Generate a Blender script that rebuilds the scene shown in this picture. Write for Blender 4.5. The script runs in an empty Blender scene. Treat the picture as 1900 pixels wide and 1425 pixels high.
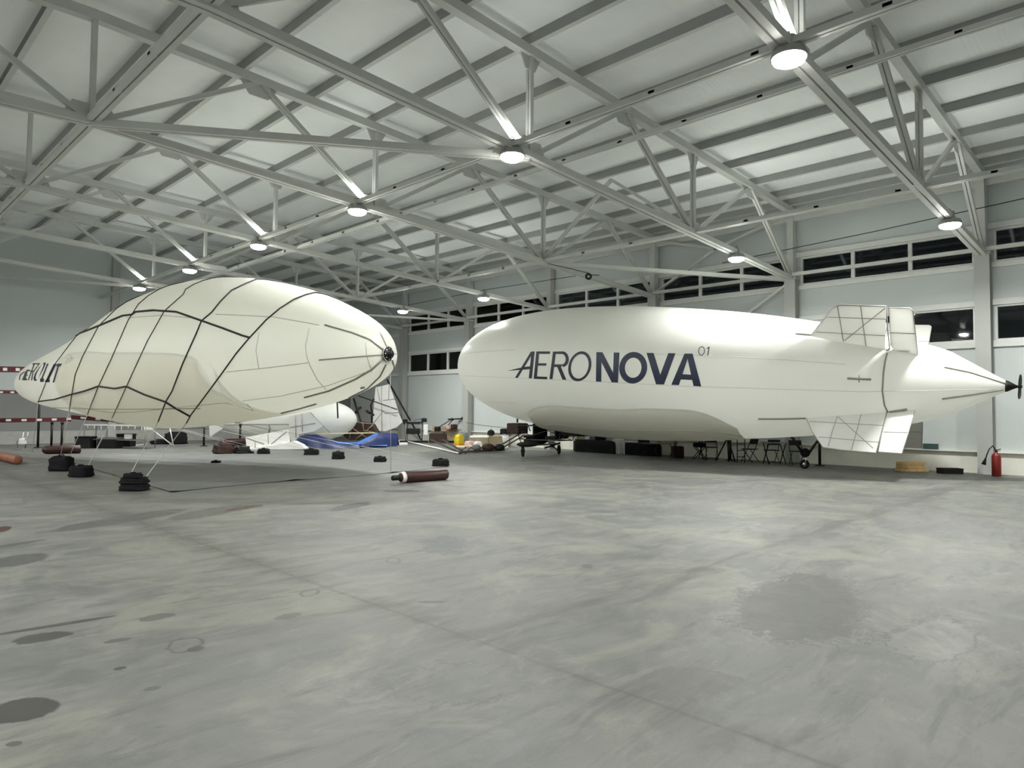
import bpy, bmesh, math, random
import numpy as np
from mathutils import Vector, Matrix
from mathutils.bvhtree import BVHTree
random.seed(7)
SC = bpy.context.scene
COL = SC.collection
PI = math.pi

# ------------------------------------------------------------------ camera
FPX, PITCH, ROLL, YAW, CAMH = 1267.07, 0.0408, 0.0095, 0.7992, 1.6712
_fw = Vector((math.sin(YAW)*math.cos(PITCH), math.cos(YAW)*math.cos(PITCH), math.sin(PITCH)))
_rt = Vector((math.cos(YAW), -math.sin(YAW), 0)); _up = _rt.cross(_fw)
RT = math.cos(ROLL)*_rt + math.sin(ROLL)*_up
UP = math.cos(ROLL)*_up - math.sin(ROLL)*_rt
FW = _fw
EYE = Vector((0, 0, CAMH))
cam_data = bpy.data.cameras.new('camera'); cam = bpy.data.objects.new('camera', cam_data); COL.objects.link(cam)
cam_data.sensor_fit = 'HORIZONTAL'; cam_data.sensor_width = 36.0; cam_data.lens = FPX*36.0/1900.0
cam_data.clip_start = 0.05; cam_data.clip_end = 300
M3 = Matrix((RT, UP, -FW)).transposed()
cam.matrix_world = Matrix.Translation(EYE) @ M3.to_4x4()
SC.camera = cam

# ------------------------------------------------------------------ world, exposure
w = bpy.data.worlds.new('night'); SC.world = w; w.use_nodes = True
w.node_tree.nodes['Background'].inputs[0].default_value = (0.010, 0.012, 0.016, 1)
w.node_tree.nodes['Background'].inputs[1].default_value = 0.25
SC.view_settings.view_transform = 'Standard'; SC.view_settings.look = 'None'
SC.view_settings.gamma = 1.0; SC.view_settings.use_curve_mapping = False
SC.view_settings.exposure = 0.20
LAMP_WATTS, LAMP_SPREAD, UPLIGHT = 280.0, math.radians(160), .055   # every high-bay lamp, with an added upward light
LAMP_STRENGTH = 85.0        # look of the lit diffuser itself
try:
    SC.cycles.max_bounces = 8; SC.cycles.diffuse_bounces = 5; SC.cycles.glossy_bounces = 3
    SC.cycles.transparent_max_bounces = 8; SC.cycles.sample_clamp_indirect = 6.0
except Exception: pass

# ------------------------------------------------------------------ measuring helpers: photo pixel -> point of the hall
def ray(u, v): return FW + RT*((u-950)/FPX) - UP*((v-712.5)/FPX)
def F(u, v, z=0.0):                 # on the horizontal plane at height z
    d = ray(u, v); return EYE + d*((z-CAMH)/d.z)
def AX(u, v, X): d = ray(u, v); return EYE + d*(X/d.x)
def AY(u, v, Y): d = ray(u, v); return EYE + d*(Y/d.y)
def AT(u, v, p): d = ray(u, v); return EYE + d*((Vector(p)-EYE).dot(FW)/d.dot(FW))   # at the depth of p

# ------------------------------------------------------------------ materials
def mat(name, col, rough=0.6, metal=0.0, var=0.06, scale=6.0, bump=0.0, bscale=40.0, spec=0.5, coat=0.0, trans=0.0):
    m = bpy.data.materials.new(name); m.use_nodes = True
    nt = m.node_tree; b = nt.nodes['Principled BSDF']
    tc = nt.nodes.new('ShaderNodeTexCoord')
    n = nt.nodes.new('ShaderNodeTexNoise'); n.inputs['Scale'].default_value = scale; n.inputs['Detail'].default_value = 5
    nt.links.new(tc.outputs['Object'], n.inputs['Vector'])
    r = nt.nodes.new('ShaderNodeValToRGB')
    c = Vector(col[:3])
    r.color_ramp.elements[0].position = 0.3; r.color_ramp.elements[1].position = 0.7
    r.color_ramp.elements[0].color = (*[max(0, x*(1-var)) for x in c], 1)
    r.color_ramp.elements[1].color = (*[min(1, x*(1+var)) for x in c], 1)
    nt.links.new(n.outputs['Fac'], r.inputs['Fac'])
    nt.links.new(r.outputs['Color'], b.inputs['Base Color'])
    b.inputs['Roughness'].default_value = rough; b.inputs['Metallic'].default_value = metal
    b.inputs['Specular IOR Level'].default_value = spec
    b.inputs['Coat Weight'].default_value = coat
    if bump:
        n2 = nt.nodes.new('ShaderNodeTexNoise'); n2.inputs['Scale'].default_value = bscale; n2.inputs['Detail'].default_value = 4
        nt.links.new(tc.outputs['Object'], n2.inputs['Vector'])
        bp = nt.nodes.new('ShaderNodeBump'); bp.inputs['Strength'].default_value = bump; bp.inputs['Distance'].default_value = 0.02
        nt.links.new(n2.outputs['Fac'], bp.inputs['Height']); nt.links.new(bp.outputs['Normal'], b.inputs['Normal'])
    return m

M = {}
M['steel'] = mat('white_painted_steel', (.54, .55, .525), .45, var=.04, scale=3)
M['steel_dim'] = mat('dim_grey_steel', (.30, .31, .295), .5, var=.06, scale=2)
M['column'] = mat('white_painted_column_steel', (.38, .39, .37), .5, var=.03, scale=2)
M['panel'] = mat('light_grey_sandwich_panel', (.52, .56, .555), .5, var=.03, scale=.5, bump=.04, bscale=8)
M['plinth'] = mat('cream_painted_plinth', (.70, .69, .62), .8, var=.09, scale=1.2, bump=.2, bscale=12)
M['trim'] = mat('pale_trim_steel', (.66, .67, .65), .5, var=.03)
M['black'] = mat('black_fabric', (.009, .0095, .010), .9, var=.25, scale=12, bump=.5, bscale=25, spec=.2)
M['dark'] = mat('black_metal', (.010, .0095, .0095), .5, var=.2, spec=.3)
M['dark_tube'] = mat('dark_composite_tube', (.045, .038, .036), .5, var=.2)
M['hull'] = mat('white_envelope_fabric', (.86, .87, .83), .38, var=.02, scale=.7, bump=.05, bscale=2.5, spec=.4)
M['hull_b'] = mat('white_envelope_fabric_creamier', (.86, .86, .81), .34, var=.025, scale=.6, bump=.10, bscale=2.0, spec=.45)
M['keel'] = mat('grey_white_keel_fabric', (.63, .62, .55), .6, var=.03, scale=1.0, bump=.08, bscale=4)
M['keel_b'] = mat('pale_keel_fabric', (.84, .84, .80), .5, var=.03, scale=1.0, bump=.1, bscale=3)
M['fin'] = mat('white_fin_fabric', (.80, .80, .77), .5, var=.03, scale=2)
M['fin_rib'] = mat('grey_fin_spar', (.30, .28, .26), .5, var=.1)
M['seam'] = mat('taped_fabric_seam', (.58, .57, .51), .5, var=.05)
M['batten'] = mat('grey_batten', (.27, .26, .22), .5, var=.1)
M['navy'] = mat('navy_print', (.014, .022, .055), .5, var=.12, scale=4)
M['navy_b'] = mat('navy_black_print', (.018, .020, .036), .5, var=.12, scale=4)
M['grey_print'] = mat('pale_grey_print', (.60, .61, .60), .5)
M['rope_d'] = mat('dark_webbing', (.035, .033, .030), .8, var=.2)
M['rope_w'] = mat('pale_cord', (.62, .62, .60), .7, var=.05)
M['helium'] = mat('red_brown_cylinder_paint', (.036, .009, .008), .4, var=.2, scale=5)
M['rust'] = mat('orange_brown_cylinder_paint', (.25, .095, .055), .5, var=.2, scale=5)
M['red'] = mat('signal_red_paint', (.17, .012, .009), .35, var=.12)
M['redd'] = mat('dark_red_tape', (.10, .010, .014), .5, var=.12)
M['white'] = mat('white_plastic', (.82, .82, .80), .4, var=.03)
M['chrome'] = mat('bright_metal', (.75, .75, .74), .25, metal=1.0, var=.05)
M['blue'] = mat('blue_tarpaulin', (.004, .014, .085), .5, var=.3, scale=3, bump=.4, bscale=9)
M['blue_l'] = mat('light_blue_tarpaulin_lining', (.06, .17, .52), .45, var=.15, scale=3, bump=.3, bscale=9)
M['brown'] = mat('dark_brown_canvas', (.035, .014, .009), .7, var=.35, scale=5, bump=.3)
M['tan'] = mat('beige_cardboard', (.27, .22, .14), .8, var=.12, scale=4)
M['cream'] = mat('cream_foam_board', (.78, .68, .40), .7, var=.06)
M['wood'] = mat('pale_pine_boards', (.62, .42, .19), .7, var=.18, scale=8)
M['yellow'] = mat('yellow_plastic', (.62, .48, .01), .45, var=.1)
M['orange'] = mat('orange_plastic', (.55, .20, .02), .5, var=.1)
M['grey'] = mat('mid_grey_plastic', (.20, .21, .21), .6, var=.12)
M['tealgrey'] = mat('dark_teal_plastic', (.035, .07, .07), .5, var=.12)
M['whitecloth'] = mat('white_cloth', (.80, .82, .82), .8, var=.04, bump=.4, bscale=6)
M['greycloth'] = mat('grey_white_cloth', (.42, .42, .40), .8, var=.1, bump=.4, bscale=6)
M['sheet'] = mat('grey_ground_sheet', (.12, .125, .12), .6, var=.14, scale=.9, bump=.25, bscale=3)
M['pink'] = mat('pinkish_plastic_wrap', (.55, .36, .34), .6, var=.2, scale=8)

def translucent(m, amount, col):
    # thin coated fabric lets part of the light through
    nt = m.node_tree; b = nt.nodes['Principled BSDF']; out = nt.nodes['Material Output']
    t = nt.nodes.new('ShaderNodeBsdfTranslucent'); t.inputs[0].default_value = (*col, 1)
    mx = nt.nodes.new('ShaderNodeMixShader'); mx.inputs[0].default_value = amount
    nt.links.new(b.outputs[0], mx.inputs[1]); nt.links.new(t.outputs[0], mx.inputs[2]); nt.links.new(mx.outputs[0], out.inputs[0])
translucent(M['hull'], .42, (.95, .95, .91)); translucent(M['hull_b'], .50, (.96, .955, .90))
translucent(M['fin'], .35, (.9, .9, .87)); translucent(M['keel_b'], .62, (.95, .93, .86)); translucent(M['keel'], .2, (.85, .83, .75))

def emit(name, col, s):
    m = bpy.data.materials.new(name); m.use_nodes = True; nt = m.node_tree
    nt.nodes.remove(nt.nodes['Principled BSDF'])
    e = nt.nodes.new('ShaderNodeEmission'); e.inputs[0].default_value = (*col, 1); e.inputs[1].default_value = s
    nt.links.new(e.outputs[0], nt.nodes['Material Output'].inputs[0]); return m
M['lamp'] = emit('lamp_diffuser_light', (1.0, .985, .93), LAMP_STRENGTH)

def glass_mat():
    m = bpy.data.materials.new('window_glass'); m.use_nodes = True; nt = m.node_tree
    nt.nodes.remove(nt.nodes['Principled BSDF'])
    t = nt.nodes.new('ShaderNodeBsdfTransparent'); t.inputs[0].default_value = (.8, .84, .84, 1)
    g = nt.nodes.new('ShaderNodeBsdfGlossy'); g.inputs['Roughness'].default_value = .03
    fr = nt.nodes.new('ShaderNodeFresnel'); fr.inputs[0].default_value = 1.5
    mx = nt.nodes.new('ShaderNodeMixShader')
    nt.links.new(fr.outputs[0], mx.inputs[0]); nt.links.new(t.outputs[0], mx.inputs[1]); nt.links.new(g.outputs[0], mx.inputs[2])
    nt.links.new(mx.outputs[0], nt.nodes['Material Output'].inputs[0]); return m
M['glass'] = glass_mat()

def deck_mat():
    m = mat('ribbed_roof_deck', (.86, .89, .88), .5, var=.03, scale=.8)
    nt = m.node_tree; b = nt.nodes['Principled BSDF']
    g = nt.nodes.new('ShaderNodeNewGeometry'); s = nt.nodes.new('ShaderNodeSeparateXYZ')
    nt.links.new(g.outputs['Position'], s.inputs[0])
    a = nt.nodes.new('ShaderNodeMath'); a.operation = 'MULTIPLY'; a.inputs[1].default_value = 2*PI/0.10
    nt.links.new(s.outputs['Y'], a.inputs[0])
    c = nt.nodes.new('ShaderNodeMath'); c.operation = 'SINE'; nt.links.new(a.outputs[0], c.inputs[0])
    bp = nt.nodes.new('ShaderNodeBump'); bp.inputs['Strength'].default_value = .25; bp.inputs['Distance'].default_value = .006
    nt.links.new(c.outputs[0], bp.inputs['Height']); nt.links.new(bp.outputs['Normal'], b.inputs['Normal'])
    return m
M['deck'] = deck_mat()

def floor_mat():
    m = bpy.data.materials.new('polished_concrete'); m.use_nodes = True; nt = m.node_tree; N = nt.nodes; L = nt.links
    b = N['Principled BSDF']
    geo = N.new('ShaderNodeNewGeometry'); pos = geo.outputs['Position']
    def noise(scale, detail=6, rough=.6, vec=None, dist=0):
        n = N.new('ShaderNodeTexNoise'); n.inputs['Scale'].default_value = scale; n.inputs['Detail'].default_value = detail
        n.inputs['Roughness'].default_value = rough; n.inputs['Distortion'].default_value = dist
        L.new(vec or pos, n.inputs['Vector']); return n
    def ramp(src, p0, c0, p1, c1):
        r = N.new('ShaderNodeValToRGB'); r.color_ramp.elements[0].position = p0; r.color_ramp.elements[1].position = p1
        r.color_ramp.elements[0].color = (*c0, 1); r.color_ramp.elements[1].color = (*c1, 1); L.new(src, r.inputs[0]); return r.outputs[0]
    def mixc(fac, a, c, mode='MIX'):
        x = N.new('ShaderNodeMix'); x.data_type = 'RGBA'; x.blend_type = mode
        for s, i in ((fac, 0), (a, 6), (c, 7)):
            if isinstance(s, (int, float)): x.inputs[i].default_value = s
            elif isinstance(s, tuple): x.inputs[i].default_value = (*s, 1)
            else: L.new(s, x.inputs[i])
        return x.outputs[2]
    def math_(op, a, c=None, clamp=False):
        x = N.new('ShaderNodeMath'); x.operation = op; x.use_clamp = clamp
        for s, i in ((a, 0), (c, 1)):
            if s is None: continue
            if isinstance(s, (int, float)): x.inputs[i].default_value = s
            else: L.new(s, x.inputs[i])
        return x.outputs[0]
    # power-trowel cloudiness
    big = noise(.42, 7, .62, dist=.6)
    c = ramp(big.outputs['Fac'], .36, (.225, .238, .235), .64, (.42, .42, .375))
    mid = noise(1.9, 8, .68, dist=.5)
    c = mixc(ramp(mid.outputs['Fac'], .42, (0, 0, 0), .66, (.75, .75, .75)), c, (.52, .52, .47))
    mp = N.new('ShaderNodeMapping'); mp.inputs['Scale'].default_value = (.6, 2.6, 1); mp.inputs['Rotation'].default_value = (0, 0, .5)
    L.new(pos, mp.inputs[0])
    st = noise(1.3, 9, .7, mp.outputs[0], .8)
    c = mixc(ramp(st.outputs['Fac'], .48, (0, 0, 0), .68, (.75, .75, .75)), c, (.185, .19, .185))
    st2 = noise(.8, 8, .72, mp.outputs[0], 1.2)
    c = mixc(ramp(st2.outputs['Fac'], .54, (0, 0, 0), .70, (.55, .55, .55)), c, (.56, .56, .51))
    c = mixc(ramp(noise(.23, 5, .6).outputs['Fac'], .42, (0, 0, 0), .62, (.5, .5, .5)), c, (.24, .25, .25))
    wm = noise(.55, 10, .66, dist=1.6)
    c = mixc(ramp(wm.outputs['Fac'], .50, (0, 0, 0), .60, (.7, .7, .7)), c, (.50, .505, .415))
    dk = noise(.95, 10, .68, mp.outputs[0], 1.8)
    c = mixc(ramp(dk.outputs['Fac'], .55, (0, 0, 0), .64, (.62, .62, .62)), c, (.185, .195, .195))
    sc = noise(3.4, 8, .7, mp.outputs[0], 1.0)
    c = mixc(ramp(sc.outputs['Fac'], .60, (0, 0, 0), .68, (.5, .5, .5)), c, (.58, .58, .53))
    c = mixc(ramp(sc.outputs['Fac'], .30, (.55, .55, .55), .39, (0, 0, 0)), c, (.16, .165, .16))
    fine = noise(60, 4, .7)
    c = mixc(.16, c, ramp(fine.outputs['Fac'], .35, (.24, .24, .23), .65, (.44, .44, .42)))
    edge = noise(1.7, 5, .6); edgef = noise(11, 5, .65)
    # construction joints
    sp = N.new('ShaderNodeSeparateXYZ'); L.new(pos, sp.inputs[0])
    wob = math_('MULTIPLY', math_('SUBTRACT', edge.outputs['Fac'], .5), .06)
    for ax, at, wd, stg in (('X', 3.46, .045, .8), ('Y', 3.74, .035, .55)):
        d = math_('ABSOLUTE', math_('ADD', math_('SUBTRACT', sp.outputs[ax], at), wob))
        line = math_('SUBTRACT', 1.0, math_('DIVIDE', d, wd), True)
        soft = math_('MULTIPLY', math_('SUBTRACT', 1.0, math_('DIVIDE', d, wd*6), True), .35)
        k = math_('MULTIPLY', math_('MULTIPLY', math_('MAXIMUM', line, soft), stg), math_('ADD', math_('MULTIPLY', edgef.outputs['Fac'], 1.6), -.1), True)
        if ax == 'Y': k = math_('MULTIPLY', k, math_('GREATER_THAN', sp.outputs['X'], 3.4))
        c = mixc(k, c, (.12, .115, .10))
        band = math_('SUBTRACT', 1.0, math_('DIVIDE', d, wd*9), True)
        k = math_('MULTIPLY', math_('MULTIPLY', band, ramp(dk.outputs['Fac'], .44, (0, 0, 0), .56, (1, 1, 1))), .6)
        if ax == 'Y': k = math_('MULTIPLY', k, math_('GREATER_THAN', sp.outputs['X'], 3.4))
        c = mixc(k, c, (.19, .185, .155))
    # spills and stains: centre and half axes measured on the floor
    def stain(u, v, du, dv, col, s, kind='fill', rag=.5, tilt=None):
        nonlocal c
        tl_ = (.16 if u < 700 else 0) if tilt is None else tilt; p = F(u, v); e1 = (F(u+du, v-du*tl_)-F(u-du, v+du*tl_))/2; e2 = (F(u, v+dv)-F(u, v-dv))/2
        A = Matrix(((e1.x, e2.x), (e1.y, e2.y))).inverted()
        sub = N.new('ShaderNodeVectorMath'); sub.operation = 'SUBTRACT'; L.new(pos, sub.inputs[0]); sub.inputs[1].default_value = (p.x, p.y, 0)
        q = []
        for r in range(2):
            dt = N.new('ShaderNodeVectorMath'); dt.operation = 'DOT_PRODUCT'; L.new(sub.outputs[0], dt.inputs[0]); dt.inputs[1].default_value = (A[r][0], A[r][1], 0)
            q.append(dt.outputs['Value'])
        rr = math_('SQRT', math_('ADD', math_('MULTIPLY', q[0], q[0]), math_('MULTIPLY', q[1], q[1])))
        rr = math_('ADD', rr, math_('MULTIPLY', math_('SUBTRACT', edge.outputs['Fac'], .5), rag*2.6))
        rr = math_('ADD', rr, math_('MULTIPLY', math_('SUBTRACT', edgef.outputs['Fac'], .5), rag*2.2))
        if kind == 'fill':
            k = math_('MULTIPLY', math_('SUBTRACT', 1.08, rr), 9.0, True)
        else:
            k = math_('SUBTRACT', 1.0, math_('DIVIDE', math_('ABSOLUTE', math_('SUBTRACT', rr, 1.0)), kind), True)
        c = mixc(math_('MULTIPLY', k, s), c, col)
    stain(1490, 1120, 105, 58, (.20, .20, .195), .75, 'fill', .35)
    stain(1480, 1122, 120, 66, (.44, .43, .40), .6, .10, .45)
    stain(1490, 1124, 116, 64, (.12, .115, .11), .7, .07, .6)
    stain(1735, 1188, 62, 28, (.42, .41, .39), .6, .35, .7)
    stain(1740, 1186, 75, 36, (.15, .15, .145), .6, .12, .7)
    stain(860, 1262, 150, 36, (.21, .205, .185), .5, .09, .7, .1)
    stain(1010, 1235, 60, 30, (.47, .46, .42), .4, .12, .8)
    stain(690, 1290, 46, 16, (.20, .20, .19), .45, .3, .9)
    stain(1270, 1265, 70, 26, (.21, .21, .19), .5, 'fill', 1.1)
    stain(40, 1317, 68, 19, (.085, .08, .075), .92, 'fill', .25)
    stain(82, 1182, 55, 8, (.09, .085, .082), .85, 'fill', .35)
    stain(105, 1160, 120, 2.6, (.09, .085, .08), .8, 'fill', .25)
    stain(30, 1040, 58, 10, (.13, .135, .13), .8, 'fill', .3)
    stain(344, 1196, 30, 12, (.12, .12, .115), .8, .16, .4)
    stain(364, 1204, 16, 5, (.12, .12, .115), .8, 'fill', .4)
    stain(575, 1100, 17, 6, (.14, .14, .13), .8, .25, .4)
    stain(650, 940, 40, 5, (.12, .12, .115), .8, 'fill', .4)
    stain(745, 911, 34, 2.6, (.10, .10, .10), .8, 'fill', .3)
    stain(240, 962, 120, 7, (.17, .165, .155), .8, 'fill', .3)
    stain(390, 950, 75, 7, (.185, .175, .16), .75, 'fill', .3)
    stain(455, 942, 36, 3.2, (.13, .05, .03), .8, 'fill', .3)
    stain(3, 982, 18, 5, (.10, .02, .015), .9, 'fill', .12)
    stain(222, 1240, 12, 3, (.08, .08, .08), .85, 'fill', .4)
    stain(220, 1188, 26, 4, (.14, .135, .12), .7, 'fill', .5)
    stain(290, 1145, 32, 5, (.15, .15, .145), .7, 'fill', .5)
    stain(25, 1380, 15, 5, (.10, .10, .10), .7, 'fill', .5)
    stain(285, 1277, 16, 4, (.13, .13, .13), .6, 'fill', .6)
    stain(1090, 1050, 10, 4, (.15, .15, .15), .6, 'fill', .5)
    stain(800, 1117, 26, 2.4, (.15, .15, .145), .7, 'fill', .4)
    stain(535, 1143, 27, 5, (.17, .17, .16), .6, 'fill', .5)
    stain(730, 1040, 12, 5, (.14, .145, .14), .7, .3, .4)
    stain(820, 1010, 45, 14, (.20, .22, .225), .6, 'fill', .8)
    stain(30, 1010, 60, 2.5, (.12, .12, .12), .7, 'fill', .3)
    hs = N.new('ShaderNodeHueSaturation'); hs.inputs['Value'].default_value = .38; L.new(c, hs.inputs['Color']); c = hs.outputs[0]
    L.new(c, b.inputs['Base Color'])
    rg = N.new('ShaderNodeMapRange'); rg.inputs['From Min'].default_value = .3; rg.inputs['From Max'].default_value = .7
    rg.inputs['To Min'].default_value = .40; rg.inputs['To Max'].default_value = .62; b.inputs['Specular IOR Level'].default_value = .4; L.new(mid.outputs['Fac'], rg.inputs[0])
    L.new(rg.outputs[0], b.inputs['Roughness'])
    bp = N.new('ShaderNodeBump'); bp.inputs['Strength'].default_value = .12; bp.inputs['Distance'].default_value = .01
    L.new(mid.outputs['Fac'], bp.inputs['Height']); L.new(bp.outputs[0], b.inputs['Normal'])
    return m
M['floor'] = floor_mat()

# ------------------------------------------------------------------ mesh builder
def V(*a): return Vector(a if len(a) > 1 else a[0])
def basis(d, up=None):
    d = Vector(d).normalized(); up = Vector(up or (0, 0, 1))
    if abs(d.dot(up)) > .98: up = Vector((0, 1, 0)) if abs(d.y) < .9 else Vector((1, 0, 0))
    a = d.cross(up).normalized(); return d, a, a.cross(d)
class MB:
    def __init__(s): s.v = []; s.f = []; s.sm = []
    def add(s, vs, fs, smooth=False):
        n = len(s.v); s.v += [tuple(p) for p in vs]
        for f in fs: s.f.append(tuple(i+n for i in f)); s.sm.append(smooth)
        return s
    def box(s, c, size, R=None, ax=None):
        c = Vector(c); h = Vector(size)/2; vs = []
        for sx in (-1, 1):
            for sy in (-1, 1):
                for sz in (-1, 1):
                    p = Vector((sx*h.x, sy*h.y, sz*h.z))
                    if R is not None: p = R @ p
                    vs.append(c+p)
        return s.add(vs, [(0, 1, 3, 2), (4, 6, 7, 5), (0, 4, 5, 1), (2, 3, 7, 6), (0, 2, 6, 4), (1, 5, 7, 3)])
    def rbox(s, c, size, rotz=0.0, bev=.12):
        # box with chamfered edges (a softened solid)
        R = Matrix.Rotation(rotz, 3, 'Z'); bm = bmesh.new(); bmesh.ops.create_cube(bm, size=1)
        for v in bm.verts: v.co = Vector((v.co.x*size[0], v.co.y*size[1], v.co.z*size[2]))
        bmesh.ops.bevel(bm, geom=bm.edges[:], offset=bev*min(size), segments=2, affect='EDGES', profile=.6)
        bm.verts.index_update()
        s.add([Vector(c)+R@v.co for v in bm.verts], [[v.index for v in f.verts] for f in bm.faces], False); bm.free(); return s
    def bar(s, p, q, wd, h=None, up=None):
        p, q = Vector(p), Vector(q); h = h or wd; d, a, b = basis(q-p, up); a = a*wd/2; b = b*h/2
        vs = [p-a-b, p+a-b, p+a+b, p-a+b, q-a-b, q+a-b, q+a+b, q-a+b]
        return s.add(vs, [(3, 2, 1, 0), (4, 5, 6, 7), (0, 1, 5, 4), (1, 2, 6, 5), (2, 3, 7, 6), (3, 0, 4, 7)])
    def pair(s, p, q, wd, h, gap, up=None):
        p, q = Vector(p), Vector(q); d, a, b = basis(q-p, up); o = a*(gap/2+wd/4)
        s.bar(p+o, q+o, wd/2, h, up); s.bar(p-o, q-o, wd/2, h, up); return s
    def tube(s, pts, r, n=8, closed=False, cap=True):
        pts = [Vector(p) for p in pts]; m = len(pts); rs = r if hasattr(r, '__len__') else [r]*m
        vs = []; prev = None
        for i, p in enumerate(pts):
            t = (pts[(i+1) % m] if (i < m-1 or closed) else p) - (pts[i-1] if (i > 0 or closed) else p)
            d, a, b = basis(t) if prev is None else (t.normalized(), None, None)
            if prev is not None:
                a = prev - d*prev.dot(d)
                a = a.normalized() if a.length > 1e-6 else basis(t)[1]
                b = a.cross(d)
            prev = a
            for k in range(n):
                th = 2*PI*k/n; vs.append(p+(a*math.cos(th)+b*math.sin(th))*rs[i])
        fs = []
        for i in range(m if closed else m-1):
            j = (i+1) % m
            for k in range(n): fs.append((i*n+k, i*n+(k+1) % n, j*n+(k+1) % n, j*n+k))
        if cap and not closed: fs += [tuple(range(n))[::-1], tuple(range((m-1)*n, m*n))]
        return s.add(vs, fs, True)
    def cyl(s, p, q, r, n=20, r2=None): return s.tube([p, q], [r, r if r2 is None else r2], n)
    def lathe(s, prof, base, axis=(0, 0, 1), n=24):
        base = Vector(base); d, a, b = basis(axis); vs = []; m = len(prof)
        for (r, z) in prof:
            for k in range(n):
                th = 2*PI*k/n; vs.append(base+d*z+(a*math.cos(th)+b*math.sin(th))*max(r, 1e-4))
        fs = [(i*n+k, i*n+(k+1) % n, (i+1)*n+(k+1) % n, (i+1)*n+k) for i in range(m-1) for k in range(n)]
        fs += [tuple(range(n))[::-1], tuple(range((m-1)*n, m*n))]
        return s.add(vs, fs, True)
    def torus(s, c, axis, R, r, n=28, m=8):
        d, a, b = basis(axis); c = Vector(c)
        return s.tube([c+(a*math.cos(2*PI*i/n)+b*math.sin(2*PI*i/n))*R for i in range(n)], r, m, True)
    def ell(s, c, size, rotz=0, n=16, m=10, jit=0):
        R = Matrix.Rotation(rotz, 3, 'Z'); vs = []; c = Vector(c)
        for i in range(m+1):
            ph = PI*i/m
            for k in range(n):
                th = 2*PI*k/n; j = 1+random.uniform(-jit, jit)
                vs.append(c+R@Vector((size[0]/2*math.sin(ph)*math.cos(th)*j, size[1]/2*math.sin(ph)*math.sin(th)*j, size[2]/2*math.cos(ph))))
        return s.add(vs, [(i*n+k, (i+1)*n+k, (i+1)*n+(k+1) % n, i*n+(k+1) % n) for i in range(m) for k in range(n)], True)
    def prism(s, poly, off):
        poly = [Vector(p) for p in poly]; off = Vector(off); n = len(poly)
        vs = [p-off/2 for p in poly]+[p+off/2 for p in poly]
        fs = [tuple(range(n))[::-1], tuple(range(n, 2*n))]+[(i, (i+1) % n, n+(i+1) % n, n+i) for i in range(n)]
        return s.add(vs, fs)
    def grid(s, rows, smooth=True, closed=False):
        m, n = len(rows), len(rows[0]); vs = [p for r in rows for p in r]
        fs = [(i*n+k, i*n+(k+1) % n, (i+1)*n+(k+1) % n, (i+1)*n+k) for i in range(m-1) for k in range(n if closed else n-1)]
        return s.add(vs, fs, smooth)

def acc(p):
    t = Vector((0, 0, 0))
    while p is not None: t += p.location; p = p.parent
    return t
def obj(name, mb, material, parent=None, loc=None, local=False, label=None):
    me = bpy.data.meshes.new(name); me.from_pydata(mb.v, [], mb.f); me.validate()
    bm = bmesh.new(); bm.from_mesh(me); bmesh.ops.recalc_face_normals(bm, faces=bm.faces[:]); bm.to_mesh(me); bm.free()
    if len(mb.sm) == len(me.polygons): me.polygons.foreach_set('use_smooth', mb.sm)
    me.materials.append(M[material] if isinstance(material, str) else material)
    o = bpy.data.objects.new(name, me); COL.objects.link(o)
    if parent is not None:
        o.parent = parent
        if not local: o.location = -acc(parent)
    if loc is not None: o.location = loc
    if label: o['label'] = label
    return o
def tag(o, label, cat, group=None, kind=None):
    o['label'] = label; o['category'] = cat
    if group: o['group'] = group
    if kind: o['kind'] = kind
    return o
def thing(name, label, cat, loc=(0, 0, 0), group=None):
    o = bpy.data.objects.new(name, None); COL.objects.link(o); o.location = loc; o.empty_display_size = .2
    return tag(o, label, cat, group, 'thing')
def dup(o, parent=None, label=None, loc=None, rotz=None, **kw):
    c = o.copy(); COL.objects.link(c)
    if parent is not None: c.parent = parent
    if label: c['label'] = label
    if loc is not None: c.location = loc
    if rotz is not None: c.rotation_euler = (0, 0, rotz)
    for ch in list(o.children): dup(ch, c)
    return c
def struct(name, mb, material, parent=None, label=None):
    o = obj(name, mb, material, parent)
    if parent is None:
        o['kind'] = 'structure'
        if label: o['label'] = label
        o['category'] = name.split('_')[0]
    return o

# ------------------------------------------------------------------ the hall
XW, XR = 23.87, 3.67                # wall bearing line, ridge line
XL = 2*XR-XW                        # far side wall, behind the camera's shoulder
BAY, Y0, YE, YB = 5.6, 3.98, 37.6, -13.0
def YK(k): return Y0+BAY*k
def HB(x): return 6.42+.0436*(XW-XR-abs(x-XR))     # bottom chord
def HT(x): return 8.82+.0299*(XW-XR-abs(x-XR))     # top chord
def HD(x): return HT(x)+.33                         # roof deck underside
WX = XW+.22                          # inner face of the window wall
b = MB(); b.box(((XL+WX)/2, (YB+YE)/2, -.15), (WX-XL+1.2, YE-YB+1.2, .3))
fl = struct('floor', b, 'floor', label='stained polished concrete floor with saw-cut joints')
b = MB()
for sgn in (1, -1):
    xs = [XR, XR+sgn*(XW-XR+.6)]
    vs = []
    for dz in (0, .25):
        for x in xs:
            for y in (YB-.3, YE+.3): vs.append((x, y, HD(x)+dz))
    b.add(vs, [(0, 1, 3, 2), (4, 6, 7, 5), (0, 4, 5, 1), (2, 3, 7, 6), (0, 2, 6, 4), (1, 5, 7, 3)])
struct('ceiling', b, 'deck', label='shallow gabled roof deck of ribbed pale grey sheet')

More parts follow.
